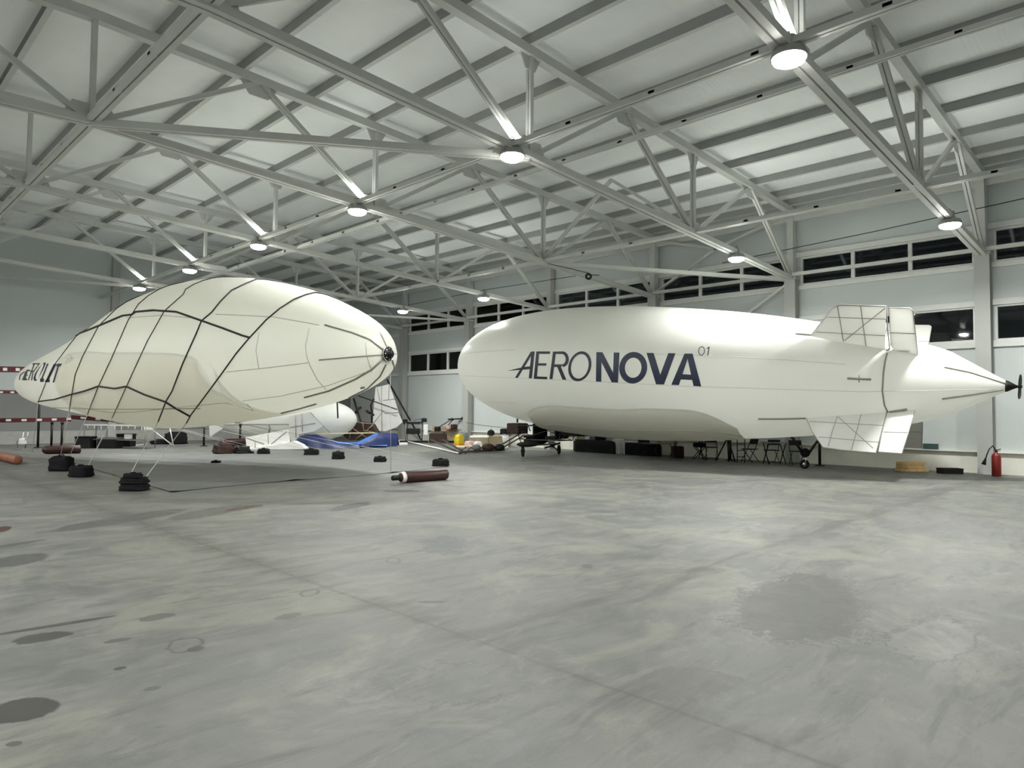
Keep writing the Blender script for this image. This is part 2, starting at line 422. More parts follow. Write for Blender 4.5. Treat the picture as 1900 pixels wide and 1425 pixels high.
# window wall with two bands of openings per bay
ZW = [(3.89, 4.92), (6.20, 7.17)]
bays = [k for k in range(-3, 5)]
b = MB()
def wallbox(y0, y1, z0, z1): b.box((WX+.08, (y0+y1)/2, (z0+z1)/2), (.16, y1-y0, z1-z0))
top = HD(XW)+.02
for z0, z1 in ((.62, ZW[0][0]), (ZW[0][1], ZW[1][0]), (ZW[1][1], top)): wallbox(YB, YE, z0, z1)
edges = [YB]
for k in bays: edges += [YK(k)+.25, YK(k+1)-.25]
edges.append(YE)
for z0, z1 in ZW:
    for i in range(0, len(edges), 2): wallbox(edges[i], edges[i+1], z0, z1)
struct('wall_right', b, 'panel', label='long pale grey panelled wall with two bands of black night windows')
b = MB(); b.box((WX+.06, (YB+YE)/2, .31), (.24, YE-YB, .62)); b.box((WX-.02, (YB+YE)/2, .63), (.28, YE-YB, .03))
struct('baseboard_right', b, 'plinth', label='cream plinth along the foot of the window wall')
b = MB(); b.box(((XL+WX)/2, YE+.08, 5.0), (WX-XL+.3, .16, 9.6))
struct('wall_back', b, 'panel', label='plain grey panelled end wall behind the netted airship')
b = MB(); b.box(((XL+WX)/2, YE+.02, .30), (WX-XL-.3, .10, .60))
M['plinth_shade'] = mat('shade_darkened_plinth', (.36, .36, .335), .8, var=.08)  # plinth colour darkened to stand in for shade at the end wall
struct('baseboard_back', b, 'plinth_shade', label='plinth along the foot of the end wall, colour darkened for shade')
b = MB(); b.box((XL-.12, (YB+YE)/2, 5.0), (.16, YE-YB+.3, 9.6)); struct('wall_left', b, 'panel')
b = MB(); b.box(((XL+WX)/2, YB-.08, 5.0), (WX-XL+.3, .16, 9.6)); struct('wall_front', b, 'panel')
b = MB(); b.box(((XL+WX)/2, YE-.02, 1.52), (WX-XL-.3, .04, 1.84)); M['lowstrip'] = mat('dark_grey_lower_strip', (.20, .205, .20), .6, var=.06, scale=.6)  # darker grey strip across the lower end wall
struct('trim_9', b, 'lowstrip', label='dark grey strip low on the end wall')
# window frames and panes
wn = 0
for k in bays:
    for band, (z0, z1) in enumerate(ZW):
        if k < -1: 
            pass
        wn += 1
        y0, y1 = YK(k)+.25, YK(k+1)-.25
        f = MB()
        for z in (z0+.02, z1-.02): f.box((WX+.05, (y0+y1)/2, z), (.14, y1-y0, .06))
        for y in (y0+.02, y1-.02): f.box((WX+.05, y, (z0+z1)/2), (.14, .06, z1-z0-.08))
        fo = struct('window_%d' % wn, f, 'trim', label=('upper' if band else 'lower')+' window band of three black night panes, bay %d of the wall' % (k+4))
        for j in (1, 2):
            m_ = MB(); y = y0+(y1-y0)*j/3; m_.box((WX+.045, y, (z0+z1)/2), (.13, .11, z1-z0-.08)); obj('mullion', m_, 'trim', fo)
        g = MB()
        for j in range(3):
            ya, yb = y0+(y1-y0)*j/3+.055, y0+(y1-y0)*(j+1)/3-.055
            g.box((WX+.06, (ya+yb)/2, (z0+z1)/2), (.012, yb-ya, z1-z0-.08))
        obj('pane', g, 'glass', fo)
# girts above and below the bands
tn = 0
for z, h, nm in ((ZW[1][1]+.10, .17, 'above the upper windows'), (ZW[1][0]-.09, .15, 'below the upper windows'), (ZW[0][1]+.09, .17, 'above the lower windows'), (ZW[0][0]-.10, .18, 'below the lower windows')):
    tn += 1; b = MB(); b.box((WX-.03, (YB+YE)/2-1.2, z), (.10, YE-YB-2.5, h))
    struct('trim_%d' % tn, b, 'trim', label='pale steel girt '+nm)

# columns
col_labels = {-1: 'white steel column past the fire extinguisher, outside the picture edge',
 0: 'white steel column just behind the red fire extinguisher', 1: 'white steel column rising behind the tail half of the AERONOVA hull',
 2: 'white steel column rising behind the middle of the AERONOVA hull', 3: 'white steel column rising behind the lettering of the AERONOVA hull',
 4: 'white steel column beside the nose of the AERONOVA airship', 5: 'white steel column between the two airships, nearest the corner'}
col_labels[5] = 'white steel column between the two airships, by the hub end of the netted one'
for k in range(-1, 6):
    t = thing('steel_column', col_labels[k], 'column', (XW, YK(k), 0), 'wall columns')
    b = MB(); b.box((XW-.02-.16, YK(k), 3.2), (.03, .38, 6.4)); b.box((XW-.02+.16, YK(k), 3.2), (.03, .38, 6.4))
    b.box((XW-.02, YK(k), 3.2), (.32, .30, 6.4))
    obj('shaft', b, 'column', t)
    b = MB(); b.box((XW-.02, YK(k), .015), (.44, .46, .03)); obj('base_plate', b, 'column', t)
    b = MB(); b.box((XW-.02, YK(k), 6.42), (.44, .44, .05)); obj('cap_plate', b, 'steel', t)
    b = MB(); b.prism([(XW-.16, 0, 6.44), (XW+.16, 0, 6.44), (XW+.16, 0, HT(XW)+.05), (XW-.32 if k == 0 else XW-.12, 0, HT(XW)+.05)], (0, .22, 0))
    for i, v in enumerate(b.v): b.v[i] = (v[0], v[1]+YK(k), v[2])
    obj('upper_post', b, 'steel', t)
# end wall posts
for x, lb in ((10.35, 'slim white post on the end wall above the netted airship'), (17.1, 'slim white post on the end wall hidden low by the netted airship')):
    b = MB(); b.box((x, YE-.14, 4.75), (.34, .28, 9.5)); tag(obj('wall_post', b, 'column'), lb, 'post', 'end wall posts', 'thing')

# roof trusses: one built, the rest copied
NB = [XR, 10.3, 17.05, XW]; NT = [7.05, 13.7, 20.6]
def truss(label):
    t = thing('roof_truss', label, 'roof truss', (0, 0, 0), 'roof trusses')
    def mir(x): return 2*XR-x
    b = MB()
    for m in (lambda x: x, mir):
        b.pair((m(XW-.1), 0, HB(XW)), (m(XR), 0, HB(XR)), .22, .14, .035)
    obj('bottom_chord', b, 'steel', t)
    b = MB()
    for m in (lambda x: x, mir): b.bar((m(XW+.1), 0, HT(XW)), (m(XR), 0, HT(XR)), .20, .20)
    obj('top_chord', b, 'steel', t)
    for m in (lambda x: x, mir):
        for i, x in enumerate(NB[:3]):
            b = MB(); b.pair((m(x), 0, HB(x)+.05), (m(x), 0, HT(x)-.08), .12, .09, .02, (1, 0, 0)) if not (m is mir and i == 0) else None
            if b.v: obj('post', b, 'steel', t)
        for i in range(3):
            a, c, d = NB[i], NT[i], NB[i+1]
            b = MB(); b.bar((m(a+.1), 0, HB(a)+.04), (m(c-.08), 0, HT(c)-.08), .10, .10); obj('diagonal', b, 'steel', t)
            b = MB(); b.pair((m(c+.08), 0, HT(c)-.08), (m(d-.1), 0, HB(d)+.04), .13, .10, .025); obj('diagonal', b, 'steel', t)
        for i, x in enumerate(NB):
            if m is mir and i == 0: continue
            z = HB(x); w_ = .42 if i < 3 else .25
            b = MB(); b.prism([(m(x)-w_*1.3, 0, z-.05), (m(x)+w_*1.3, 0, z-.05), (m(x)+w_*.8, 0, z+.34), (m(x)-w_*.8, 0, z+.34)], (0, .03, 0))
            obj('gusset_plate', b, 'steel', t)
        for x in NT+[NB[1], NB[2]]:
            z = HT(x); w_ = .45 if x in NT else .3
            b = MB(); b.prism([(m(x)-w_, 0, z-.09), (m(x)-w_*.5, 0, z-.38), (m(x)+w_*.5, 0, z-.38), (m(x)+w_, 0, z-.09)], (0, .03, 0))
            obj('gusset_plate', b, 'steel', t)
    return t
tl = {0: 'white lattice roof truss landing on the column behind the fire extinguisher', 1: 'white lattice roof truss landing above the tail half of the AERONOVA airship',
 2: 'white lattice roof truss landing above the middle of the AERONOVA airship', 3: 'white lattice roof truss crossing above the nose of the AERONOVA airship, third from the fire extinguisher column',
 4: 'white lattice roof truss fourth from the fire extinguisher column, over the gap between airships', 5: 'white lattice roof truss last before the end wall, over the netted airship',
 -1: 'white lattice roof truss behind the camera'}
tl[3] = 'white lattice roof truss over the nose of the AERONOVA airship'
tr0 = truss(tl[0]); tr0.location = (0, YK(0), 0)
for k in (1, 2, 3, 4, 5): dup(tr0, label=tl[k], loc=(0, YK(k), 0))

# purlins
ords = 'first second third fourth fifth sixth seventh eighth ninth tenth eleventh twelfth'.split()
px_ = [23.5, 22.45, 20.88, 19.09, 17.3, 15.53, 13.74, 11.96, 10.2, 8.42, 6.65, 4.87]
def purlin(x, lb):
    z0 = HT(x)+.10; s = -1 if x > XR else 1
    t = thing('roof_purlin', lb, 'purlin', (x, 0, z0), 'roof purlins'); yc, ln = (YB+YE)/2, YE-YB-.3; s = -s
    b = MB(); b.box((x, yc, z0+.115), (.022, ln, .225)); obj('web', b, 'steel_dim', t)  # web darker, bottom flange lighter: light and shade put into their colours
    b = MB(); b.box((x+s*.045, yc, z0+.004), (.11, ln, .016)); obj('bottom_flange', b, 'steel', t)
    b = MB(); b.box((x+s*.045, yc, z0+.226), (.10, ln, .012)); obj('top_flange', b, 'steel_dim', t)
for i, x in enumerate(px_): purlin(x, 'grey roof purlin under the deck, %s in from the window wall' % ords[i])
purlin(XR-.6, 'grey roof purlin just past the ridge, seen in the top corner')
for x, lb in ((1.7, 'grey roof purlin second past the ridge'), (-.1, 'grey roof purlin third past the ridge')): purlin(x, lb)

# long struts running along the hall
def strut(x, z, y0, y1, wd, lb, gap=.03):
    b = MB(); b.pair((x, y0, z), (x, y1, z), wd, .10, gap)
    for y in np.arange(y0+.9, y1, 1.8): b.box((x, y, z), (wd+gap, .12, .05))
    return tag(obj('roof_strut', b, 'steel'), lb, 'strut', 'long roof struts', 'thing')
strut(9.73, HB(9.73)+.02, YB+.3, YE-.1, .13, 'long white roof strut carrying the row of lamps down the middle')
strut(11.1, HB(11.1)+.05, YK(2), YE-.1, .13, 'long white roof strut beside the middle lamp row, starting past the third truss')
strut(17.05, HB(17.05)+.03, YB+.3, YE-.1, .15, 'long white roof strut halfway between lamp rows, meeting a braced bay')
strut(XR, HB(XR)+.02, YB+.3, YE-.1, .18, 'long thick white roof strut along the ridge line')
strut(13.9, 8.42, YB+.3, YE-.1, .11, 'long thin roof strut hung just below the top chords')
for k in range(-2, 6):
    b = MB(); y0, y1 = YK(k)+.13, YK(k+1)-.13; b.bar((XW-.28, y0, 6.52), (XW-.28, y1, 6.52), .11, .11)
    tag(obj('eave_strut', b, 'steel'), 'white eave tube between columns, %s bay' % {-2: 'an unseen', -1: 'past the fire extinguisher', 0: 'above the rudders of the AERONOVA', 1: 'above the tail half of the AERONOVA', 2: 'above the middle of the AERONOVA', 3: 'above the nose of the AERONOVA', 4: 'above the gap between the airships', 5: 'by the corner of the hall'}[k], 'eave tube', 'eave tubes', 'thing')
    # head girt at wall top
b = MB(); b.box((XW-.05, (YB+YE)/2, HT(XW)-.28), (.08, YE-YB-.3, .2)); tag(obj('wall_head_girt', b, 'steel'), 'long white girt along the top of the window wall', 'girt', None, 'thing')
# bracing
def brace(p, q, r, lb, m='steel'):
    b = MB(); b.pair(p, q, r*2, r*1.6, .03); return tag(obj('roof_brace', b, m), lb, 'brace', 'roof braces', 'thing')
def nd(x, k): return Vector((x, YK(k), HB(x)-.03))
brace(nd(XR, 2), nd(10.3, 1), .085, 'level double brace from the ridge strut to the second lamp')
brace(nd(10.3, 5), nd(XR, 6)+Vector((0, -.2, 0)), .07, 'level brace over the end wall, running from the sixth lamp to the ridge')
brace(nd(17.05, 2), nd(XW, 1), .075, 'level brace reaching the eave above the tail half of the AERONOVA')
brace(nd(17.05, 5), nd(XW, 4), .06, 'level brace reaching the eave above the gap between airships')
ym = (YK(1)+YK(2))/2
for k in (1, 2): brace((17.05, YK(k), HB(17.05)+.1), (17.05, ym, HT(17.05)-.15), .05, 'sloping leg of the inverted V brace, %s' % ('on the fire extinguisher side' if k == 1 else 'on the end wall side'))
for (ya, za, yb, zb, lb) in ((YK(1), 6.5, ym, 7.9, 'wall brace rising from the column behind the AERONOVA tail half'), (YK(2), 6.5, ym, 7.9, 'wall brace rising from the column behind the AERONOVA middle'),
                         (YK(1), 6.3, YK(1)+2.7, 4.6, 'wall brace dropping behind the AERONOVA hull from the tail half column'), (YK(1)+.1, 8.7, ym, 7.9, 'upper wall brace toward the tail half column'), (YK(2)-.1, 8.7, ym, 7.9, 'upper wall brace toward the middle column')):
    brace((XW-.12, ya, za), (XW-.12, yb, zb), .05, lb)
# level corner plates at two lamp nodes
for k, lb in ((4, 'level triangular plate beside the fifth lamp'), (5, 'level triangular plate beside the sixth lamp')):
    b = MB(); x, y, z = 9.73, YK(k), HB(10)-.02
    b.prism([(x, y+.05, z), (x+1.5, y+.05, z), (x+1.0, y-.9, z), (x, y-1.0, z)], (0, 0, .02)); tag(obj('corner_plate', b, 'steel'), lb, 'steel plate', 'corner plates', 'thing')
# overhead thin cables
def cable(pts, r, lb, m='rope_d'):
    b = MB(); b.tube(pts, r, 6); return tag(obj('overhead_cable', b, m), lb, 'cable', None, 'thing')
cable([AX(1340, 488, 23.2), AX(1620, 430, 23.2), AX(1905, 367, 23.2)], .014, 'thin dark cable strung along the top of the window wall')
cable([AX(757, 566, 23.3), AX(905, 537, 23.3), AX(1068, 512, 23.3)], .014, 'thin dark cable near the corner above the gap between airships')

# lamps
def lamp(label, loc):
    t = thing('high_bay_lamp', label, 'ceiling lamp', loc, 'high-bay lamps')
    x, y, z = loc
    b = MB(); b.lathe([(.05, .34), (.10, .32), (.11, .14), (.23, .11), (.255, .03), (.255, 0)], loc); obj('housing', b, 'steel_dim', t)
    b = MB(); b.lathe([(.235, .002), (.235, -.02), (.215, -.055), (.16, -.085), (.08, -.10), (.0, -.104)], loc); obj('diffuser', b, 'lamp', t)
    ld = bpy.data.lights.new('lamp_light', 'AREA'); ld.shape = 'DISK'; ld.size = .40; ld.energy = LAMP_WATTS; ld.spread = LAMP_SPREAD; ld.color = (.985, 1, .955)
    lo = bpy.data.objects.new('lamp_light', ld); COL.objects.link(lo); lo.parent = t; lo.location = (0, 0, -.112)
    lu = bpy.data.lights.new('added_uplight', 'AREA'); lu.shape = 'DISK'; lu.size = .5; lu.energy = LAMP_WATTS*UPLIGHT; lu.color = (.985, 1, .955)
    lo = bpy.data.objects.new('added_uplight', lu); COL.objects.link(lo); lo.parent = t; lo.location = (0, 0, .40); lo.rotation_euler = (PI, 0, 0)   # upward light added above each lamp to brighten the roof deck
    b = MB(); b.torus((x, y, z+.35), (0, 1, 0), .045, .012, 14, 6); obj('hook', b, 'steel_dim', t)
    return t
def lz(x): return HB(x)-.20
lnames = {0: 'biggest and brightest round high-bay lamp, highest in the picture', 1: 'glowing high-bay lamp second in the middle row, above the AERONOVA nose', 2: 'glowing high-bay lamp third in the middle row', 3: 'small glowing high-bay lamp fourth in the middle row',
 4: 'small glowing high-bay lamp fifth in the middle row, above the netted airship', 5: 'small glowing high-bay lamp last in the middle row, by the end wall'}
la = lamp(lnames[0], (9.73, YK(0)-.06, lz(9.73)))
for k in range(1, 6): dup(la, label=lnames[k], loc=(9.73, YK(k)-.06, lz(9.73)))
for k, lb in ((0, 'glowing high-bay lamp near the window wall, beside the fire extinguisher column'), (1, 'glowing high-bay lamp above the tail half of the AERONOVA airship'), (3, 'glowing high-bay lamp above the AERONOVA nose by the wall'), (4, 'glowing high-bay lamp in the corner gap between the airships')):
    dup(la, label=lb, loc=(19.55, YK(k)-.06, lz(19.55)))
for x in (-12.2, -2.39, 9.73):      # the rest of the hall's lamp grid
    for k in ((0, 1, 2, 3) if x < -5 else (-1, 0, 1, 2, 3, 4, 5) if x < 0 else (-1,)): dup(la, label='high-bay lamp of the unseen part of the hall', loc=(x, YK(k)-.06, lz(x)))
dup(la, label='high-bay lamp of the unseen part of the hall', loc=(19.55, YK(-1)-.06, lz(19.55)))

# ------------------------------------------------------------------ airship hulls: bodies of revolution around a tilted axis
class Hull:
    def __init__(s, p0, p1, rad, kdown=None):
        s.p0 = Vector(p0); s.p1 = Vector(p1); s.ax = s.p1-s.p0; s.L = s.ax.length; s.a = s.ax/s.L
        s.e1 = s.a.cross(Vector((0, 0, 1))).normalized(); s.e2 = s.e1.cross(s.a)
        s.rad = rad; s.kd = kdown or (lambda t: 1.0)
        T = (1-np.cos(np.linspace(0, PI, 97)))/2
        s.rows = []
        for t in T:
            r = max(rad(t), .004); row = []
            for k in range(96):
                th = 2*PI*k/96; row.append(s.pt(t, th, r))
            s.rows.append(row)
        vs = [p for r in s.rows for p in r]; n = 96
        fs = [(i*n+k, i*n+(k+1) % n, (i+1)*n+(k+1) % n, (i+1)*n+k) for i in range(len(T)-1) for k in range(n)]
        s.bvh = BVHTree.FromPolygons(vs, fs); s.vs = vs; s.fs = fs
    def pt(s, t, th, r=None):
        r = s.rad(t) if r is None else r
        sd = math.sin(th); kz = s.kd(t) if sd < 0 else 1.0
        return s.p0+s.a*(t*s.L)+s.e1*(r*math.cos(th))+s.e2*(r*sd*kz)
    def on(s, u, v, lift=0.0):          # the point of the hull's skin under a photo pixel, lifted off it
        d = ray(u, v); h, n, i, dist = s.bvh.ray_cast(EYE, d.normalized())
        if h is None:
            # just past the silhouette: take the skin point closest to the sight line
            best = min((((Vector(p)-EYE)-d*((Vector(p)-EYE).dot(d)/d.dot(d))).length, j) for j, p in enumerate(s.vs[::3]))
            h = Vector(s.vs[best[1]*3]); n = h-(s.p0+s.a*((h-s.p0).dot(s.a)))
            n = n.normalized() if n.length > 1e-6 else s.a
        if n.dot(d) > 0 and n.dot(h-s.p0-s.a*((h-s.p0).dot(s.a))) < 0: n = -n
        return h+n*lift
    def tt(s, p): return (p-s.p0).dot(s.a)/s.L
    def path(s, px, lift=.012, step=6):
        out = []
        for i in range(len(px)-1):
            (u0, v0), (u1, v1) = px[i], px[i+1]; m = max(1, int(math.hypot(u1-u0, v1-v0)/step))
            out += [s.on(u0+(u1-u0)*j/m, v0+(v1-v0)*j/m, lift) for j in range(m)]
        out.append(s.on(*px[-1], lift)); return out
    def quad(s, mb, a, b_, c, d, lift=.01, step=4):   # printed patch: a-b and d-c are opposite edges
        n = max(1, int(max(math.dist(a, b_), math.dist(d, c))/step)); m = max(1, int(max(math.dist(a, d), math.dist(b_, c))/step))
        rows = []
        for j in range(m+1):
            f = j/m; row = []
            for i in range(n+1):
                g = i/n
                x = [(a[q]*(1-g)+b_[q]*g)*(1-f)+(d[q]*(1-g)+c[q]*g)*f for q in (0, 1)]; row.append(s.on(x[0], x[1], lift))
            rows.append(row)
        mb.grid(rows)
    def ring(s, mb, outer, inner, lift=.01):
        n = len(outer); rows = []
        for f in (0, .5, 1): rows.append([s.on(outer[i][0]*(1-f)+inner[i][0]*f, outer[i][1]*(1-f)+inner[i][1]*f, lift) for i in range(n)]+[s.on(outer[0][0]*(1-f)+inner[0][0]*f, outer[0][1]*(1-f)+inner[0][1]*f, lift)])
        mb.grid(rows)
    def mesh(s):
        b = MB(); b.add(s.vs, s.fs, True); return b

def polyint(c): return lambda t: math.sqrt(max(t*(1-t)*sum(ci*t**i for i, ci in enumerate(c)), 1e-8))

# ------------------------------------------------------------------ AERONOVA
C2 = [36.524, -45.505, 10.844, 39.825, -31.599]
_r2 = polyint(C2)
def r2_(t): return _r2(t) if t < .93 else _r2(.93)*(1-(t-.93)/.07)+.115*(t-.93)/.07
H2 = Hull((19.136, 21.414, 3.622), (21.337, 3.076, 2.447), r2_)
ship = thing('airship', 'white airship lettered AERONOVA, moored along the wall on its wheels', 'airship', (20.3, 12.4, 0))
env = obj('envelope', H2.mesh(), 'hull', ship)
def cv(k, ox, oy): return lambda x, y: (ox+x/k, oy+y/k)
g2 = cv(3.393, 840, 540)
def G(*pts): return [g2(x, y) for x, y in pts]
thin = MB()
for n_, q in enumerate(([(393, 546), (492, 384), (510, 384), (411, 546)], [(497, 381), (517, 381), (499, 549), (480, 549)], [(436, 479), (496, 473), (494, 491), (430, 497)], [(343, 503), (436, 481), (432, 496), (380, 500)],
          [(527, 381), (546, 381), (530, 552), (511, 551)], [(540, 381), (615, 381), (613, 396), (538, 396)], [(530, 455), (592, 455), (590, 470), (528, 470)], [(515, 537), (597, 540), (595, 555), (513, 552)],
          [(633, 382), (652, 382), (629, 554), (610, 554)], [(645, 382), (700, 381), (696, 397), (643, 397)], [(636, 462), (690, 462), (684, 478), (634, 478)], [(658, 474), (680, 472), (717, 558), (693, 558)])):
    H2.quad(thin, *G(*q), lift=.010+.0008*n_)
def arc(cx, cy, rx, ry, sh, n, a0=0, a1=2*PI, close=True):
    return [(cx+rx*math.cos(a0+(a1-a0)*i/(n if close else n-1))-sh*math.sin(a0+(a1-a0)*i/(n if close else n-1))*ry/100, cy+ry*math.sin(a0+(a1-a0)*i/(n if close else n-1))) for i in range(n)]
o_, i_ = arc(694, 429.5, 38, 48.5, 0, 12, -PI/2, PI/2, False), arc(688, 429.5, 24, 33, 0, 12, -PI/2, PI/2, False)
for k in range(11): H2.quad(thin, *G(o_[k], o_[k+1], i_[k+1], i_[k]))
H2.ring(thin, G(*arc(801, 474, 72, 94, 14, 40)), G(*arc(801, 474, 55, 77, 12, 40)))
obj('lettering', thin, 'navy_b', env, label='thin slanted navy letters AERO with a swoosh')
bold = MB()
for n_, q in enumerate(([(905, 385), (938, 386), (936, 571), (902, 569)], [(1015, 388), (1051, 388), (1041, 576), (1008, 574)], [(905, 385), (944, 386), (1042, 575), (1002, 574)],
          [(1221, 390), (1266, 391), (1326, 588), (1281, 587)], [(1358, 392), (1403, 393), (1331, 588), (1285, 586)],
          [(1460, 395), (1490, 395), (1425, 592), (1377, 590)], [(1472, 395), (1511, 395), (1566, 600), (1517, 597)], [(1440, 523), (1512, 527), (1516, 560), (1428, 556)])):
    H2.quad(bold, *G(*q), lift=.010+.0012*n_)
H2.ring(bold, G(*arc(1137, 483, 88, 99, 4, 48)), G(*arc(1137, 483, 52, 63, 3, 48)))
obj('lettering', bold, 'navy', env, label='bold navy letters NOVA')
num = MB()
H2.ring(num, G(*arc(1567, 378, 21, 29, 5, 28)), G(*arc(1567, 378, 16, 24, 5, 28)))
for q in ([(1612, 352), (1618, 352), (1609, 405), (1603, 405)], [(1600, 362), (1614, 351), (1617, 355), (1602, 367)]): H2.quad(num, *G(*q))
obj('lettering', num, 'navy_b', env, label='small thin navy numerals 01')
def hull_line(H, parent, name, px, r, m, lift=.006, step=8):
    b = MB(); b.tube(H.path(px, lift, step), r, 6); return obj(name, b, m, parent)
for px in ([(853, 657), (900, 652), (955, 649)], [(1215, 657), (1330, 661), (1450, 667), (1570, 676)], [(855, 697), (958, 701), (1100, 708), (1280, 717), (1450, 722), (1600, 727), (1850, 722)], [(905, 745), (960, 748)]):
    hull_line(H2, env, 'seam', px, .007, 'seam', 0)
for px, r in (([(1572, 702), (1616, 704)], .03), ([(1594, 696), (1594, 710)], .012), ([(1748, 740), (1800, 733), (1860, 723)], .026), ([(1752, 681), (1800, 691), (1866, 712)], .02), ([(1407, 777), (1450, 777), (1495, 776)], .03), ([(1476, 619), (1508, 622)], .025), ([(1650, 764), (1683, 759)], .03)):
    hull_line(H2, env, 'batten', px, r, 'batten', .004)
hull_line(H2, env, 'control_cable', [(1646, 656), (1642, 672), (1639, 693), (1637, 726), (1641, 752), (1647, 764)], .022, 'batten', .012)
# tail cone, motor shaft, propeller
p = H2.p1; a = H2.a
b = MB(); b.lathe([(.15, -.05), (.14, .0), (.10, .07), (.06, .14), (.04, .18), (.025, .24), (.025, .28)], p, a, 28); tc_ = obj('tail_cone', b, 'dark', ship)
prop = MB(); pc = p+a*.25
for an in (.75, 2.32, 3.89, 5.46):
    d = H2.e1*math.cos(an)+H2.e2*math.sin(an); nrm = (d.cross(a)*.8+a*.45).normalized(); fn = d.cross(nrm)
    pts = []
    for f, wd in ((.05, .03), (.3, .06), (.65, .055), (1, .022)):
        c = pc+d*(.42*f); pts.append((c+nrm*wd, c-nrm*wd))
    for o_ in (-.008, .008): prop.grid([[q[0]+fn*o_ for q in pts], [q[1]+fn*o_ for q in pts]])
    prop.grid([[q[0]-fn*.008 for q in pts], [q[0]+fn*.008 for q in pts]]); prop.grid([[q[1]-fn*.008 for q in pts], [q[1]+fn*.008 for q in pts]])
prop.ell(pc, (.11, .11, .11)); obj('propeller', prop, 'dark', ship)

# fins: two near ones traced, two far ones their mirror image in the hull's upright plane
def fin_plane(px_root):
    q = H2.on(*px_root); w_ = q-H2.p0; th = math.atan2(w_.dot(H2.e2), w_.dot(H2.e1))
    rad_dir = H2.e1*math.cos(th)+H2.e2*math.sin(th); return rad_dir, H2.a.cross(rad_dir)
def on_plane(u, v, nrm):
    d = ray(u, v); t = (H2.p0-EYE).dot(nrm)/d.dot(nrm); return EYE+d*t
def mirror(p): w_ = p-H2.p0; return p-H2.e1*(2*w_.dot(H2.e1))
def fin(px_root, body, rud, tubes, rtubes, names):
    rd, nr = fin_plane(px_root)
    for fl_ in (0, 1):
        X = (lambda p: mirror(p)) if fl_ else (lambda p: p)
        def P(u, v): return X(on_plane(u, v, nr))
        n_ = (X(H2.p0+nr)-X(H2.p0)).normalized()
        b = MB(); b.prism([P(*q) for q in body], n_*.05); fo = obj('fin', b, 'fin', ship, label=names[fl_])
        b = MB(); b.prism([P(*q) for q in rud], n_*.05); ru = obj('rudder', b, 'fin', fo)
        for tb, par, r in ((tubes, fo, .009), (rtubes, ru, .010)):
            b = MB()
            for seg in tb:
                for sg in (-1, 1): b.tube([P(*q)+n_*(.026*sg) for q in seg], r, 6)
            obj('spar', b, 'fin_rib', par)
            if par is fo:
                b = MB(); b.tube([P(*q) for q in body[1:]], .016, 6); obj('edge_tube', b, 'fin_rib', fo)
            else:
                b = MB(); b.tube([P(*q) for q in rud], .016, 6, True); obj('edge_tube', b, 'fin_rib', ru)
UF = [(1642, 656), (1505, 622), (1525, 597), (1540, 577), (1547, 570), (1558, 566), (1600, 567), (1644, 568)]
UR = [(1650, 572), (1688, 572), (1693, 576), (1698, 615), (1703, 658), (1660, 650), (1653, 640)]
fin((1560, 634), UF, UR, [[(1530, 587), (1646, 591)], [(1515, 615), (1648, 622)], [(1554, 567), (1560, 600), (1565, 632)], [(1597, 567), (1602, 604), (1607, 641)], [(1567, 631), (1642, 571)], [(1645, 569), (1647, 610), (1651, 650)]], [[(1651, 616), (1698, 618)]],
    ('upper tail fin facing the hall', 'upper tail fin on the wall side'))
LF = [(1645, 764), (1497, 777), (1507, 800), (1519, 818), (1527, 830), (1560, 835), (1625, 841)]
LR = [(1647, 765), (1697, 762), (1686, 800), (1673, 842), (1630, 839), (1637, 805)]
fin((1570, 772), LF, LR, [[(1502, 783), (1640, 791)], [(1519, 812), (1632, 822)], [(1554, 773), (1545, 800), (1537, 830)], [(1598, 769), (1590, 800), (1580, 836)], [(1556, 775), (1620, 833)], [(1646, 766), (1636, 805), (1627, 840)]], [[(1640, 803), (1684, 804)]],
    ('lower tail fin facing the hall', 'lower tail fin on the wall side'))
b = MB(); q = on_plane(1644, 650, fin_plane((1560, 634))[1]); b.ell(q, (.22, .22, .16)); b.tube([q, q+H2.a*.55], .03); obj('rudder_actuator', b, 'chrome', ship)

# keel fairing slung under the belly
def keel(H, top_px, bot, mat_, parent, bulge=.10, side_bulge=1.0, n=40, zfun=None, squash=1.0):
    pts = [H.on(*q) for q in top_px]
    ts = [H.tt(p) for p in pts]; ths = []
    for p in pts:
        w_ = p-H.p0; ths.append(math.atan2(w_.dot(H.e2), w_.dot(H.e1)))
    o_ = np.argsort(ts); ts = np.array(ts)[o_]; ths = np.array(ths)[o_]
    bt = np.array(bot)
    rows = []
    for t in np.linspace(ts[0], ts[-1], n):
        th = float(np.interp(t, ts, ths)); r = H.rad(t)
        drop = float(np.interp(t, bt[:, 0], bt[:, 1]))
        row = []
        for k in range(33):
            f = k/32; an = th+(-PI-2*th)*f
            x_ = abs(2*f-1); e = 1-x_**4
            base = H.pt(t, an, r)
            ins = H.p0+H.a*(t*H.L)
            out = (base-ins).normalized()
            down = -math.sin(an) if math.sin(an) < 0 else 0
            row.append(base+out*(bulge*min(1, (1-x_)*8)*min(1.0, drop*4+.15)*.6)+Vector((0, 0, -1))*(drop*e*down)-out*(.02 if x_ == 1 else 0))
        rows.append(row)
    b = MB(); b.grid(rows); return obj('keel_fairing', b, mat_, parent), rows
K2 = [(979, 768), (985, 760), (1000, 754), (1030, 751), (1100, 757), (1150, 760), (1200, 757), (1280, 760), (1310, 767), (1340, 781), (1368, 795)]
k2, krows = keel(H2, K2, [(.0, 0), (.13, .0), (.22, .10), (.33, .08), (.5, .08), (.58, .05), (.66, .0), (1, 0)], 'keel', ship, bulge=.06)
b = MB(); b.tube([r[0]+Vector((0, 0, 0)) for r in krows], .012, 6); obj('fairing_edge', b, 'seam', k2)
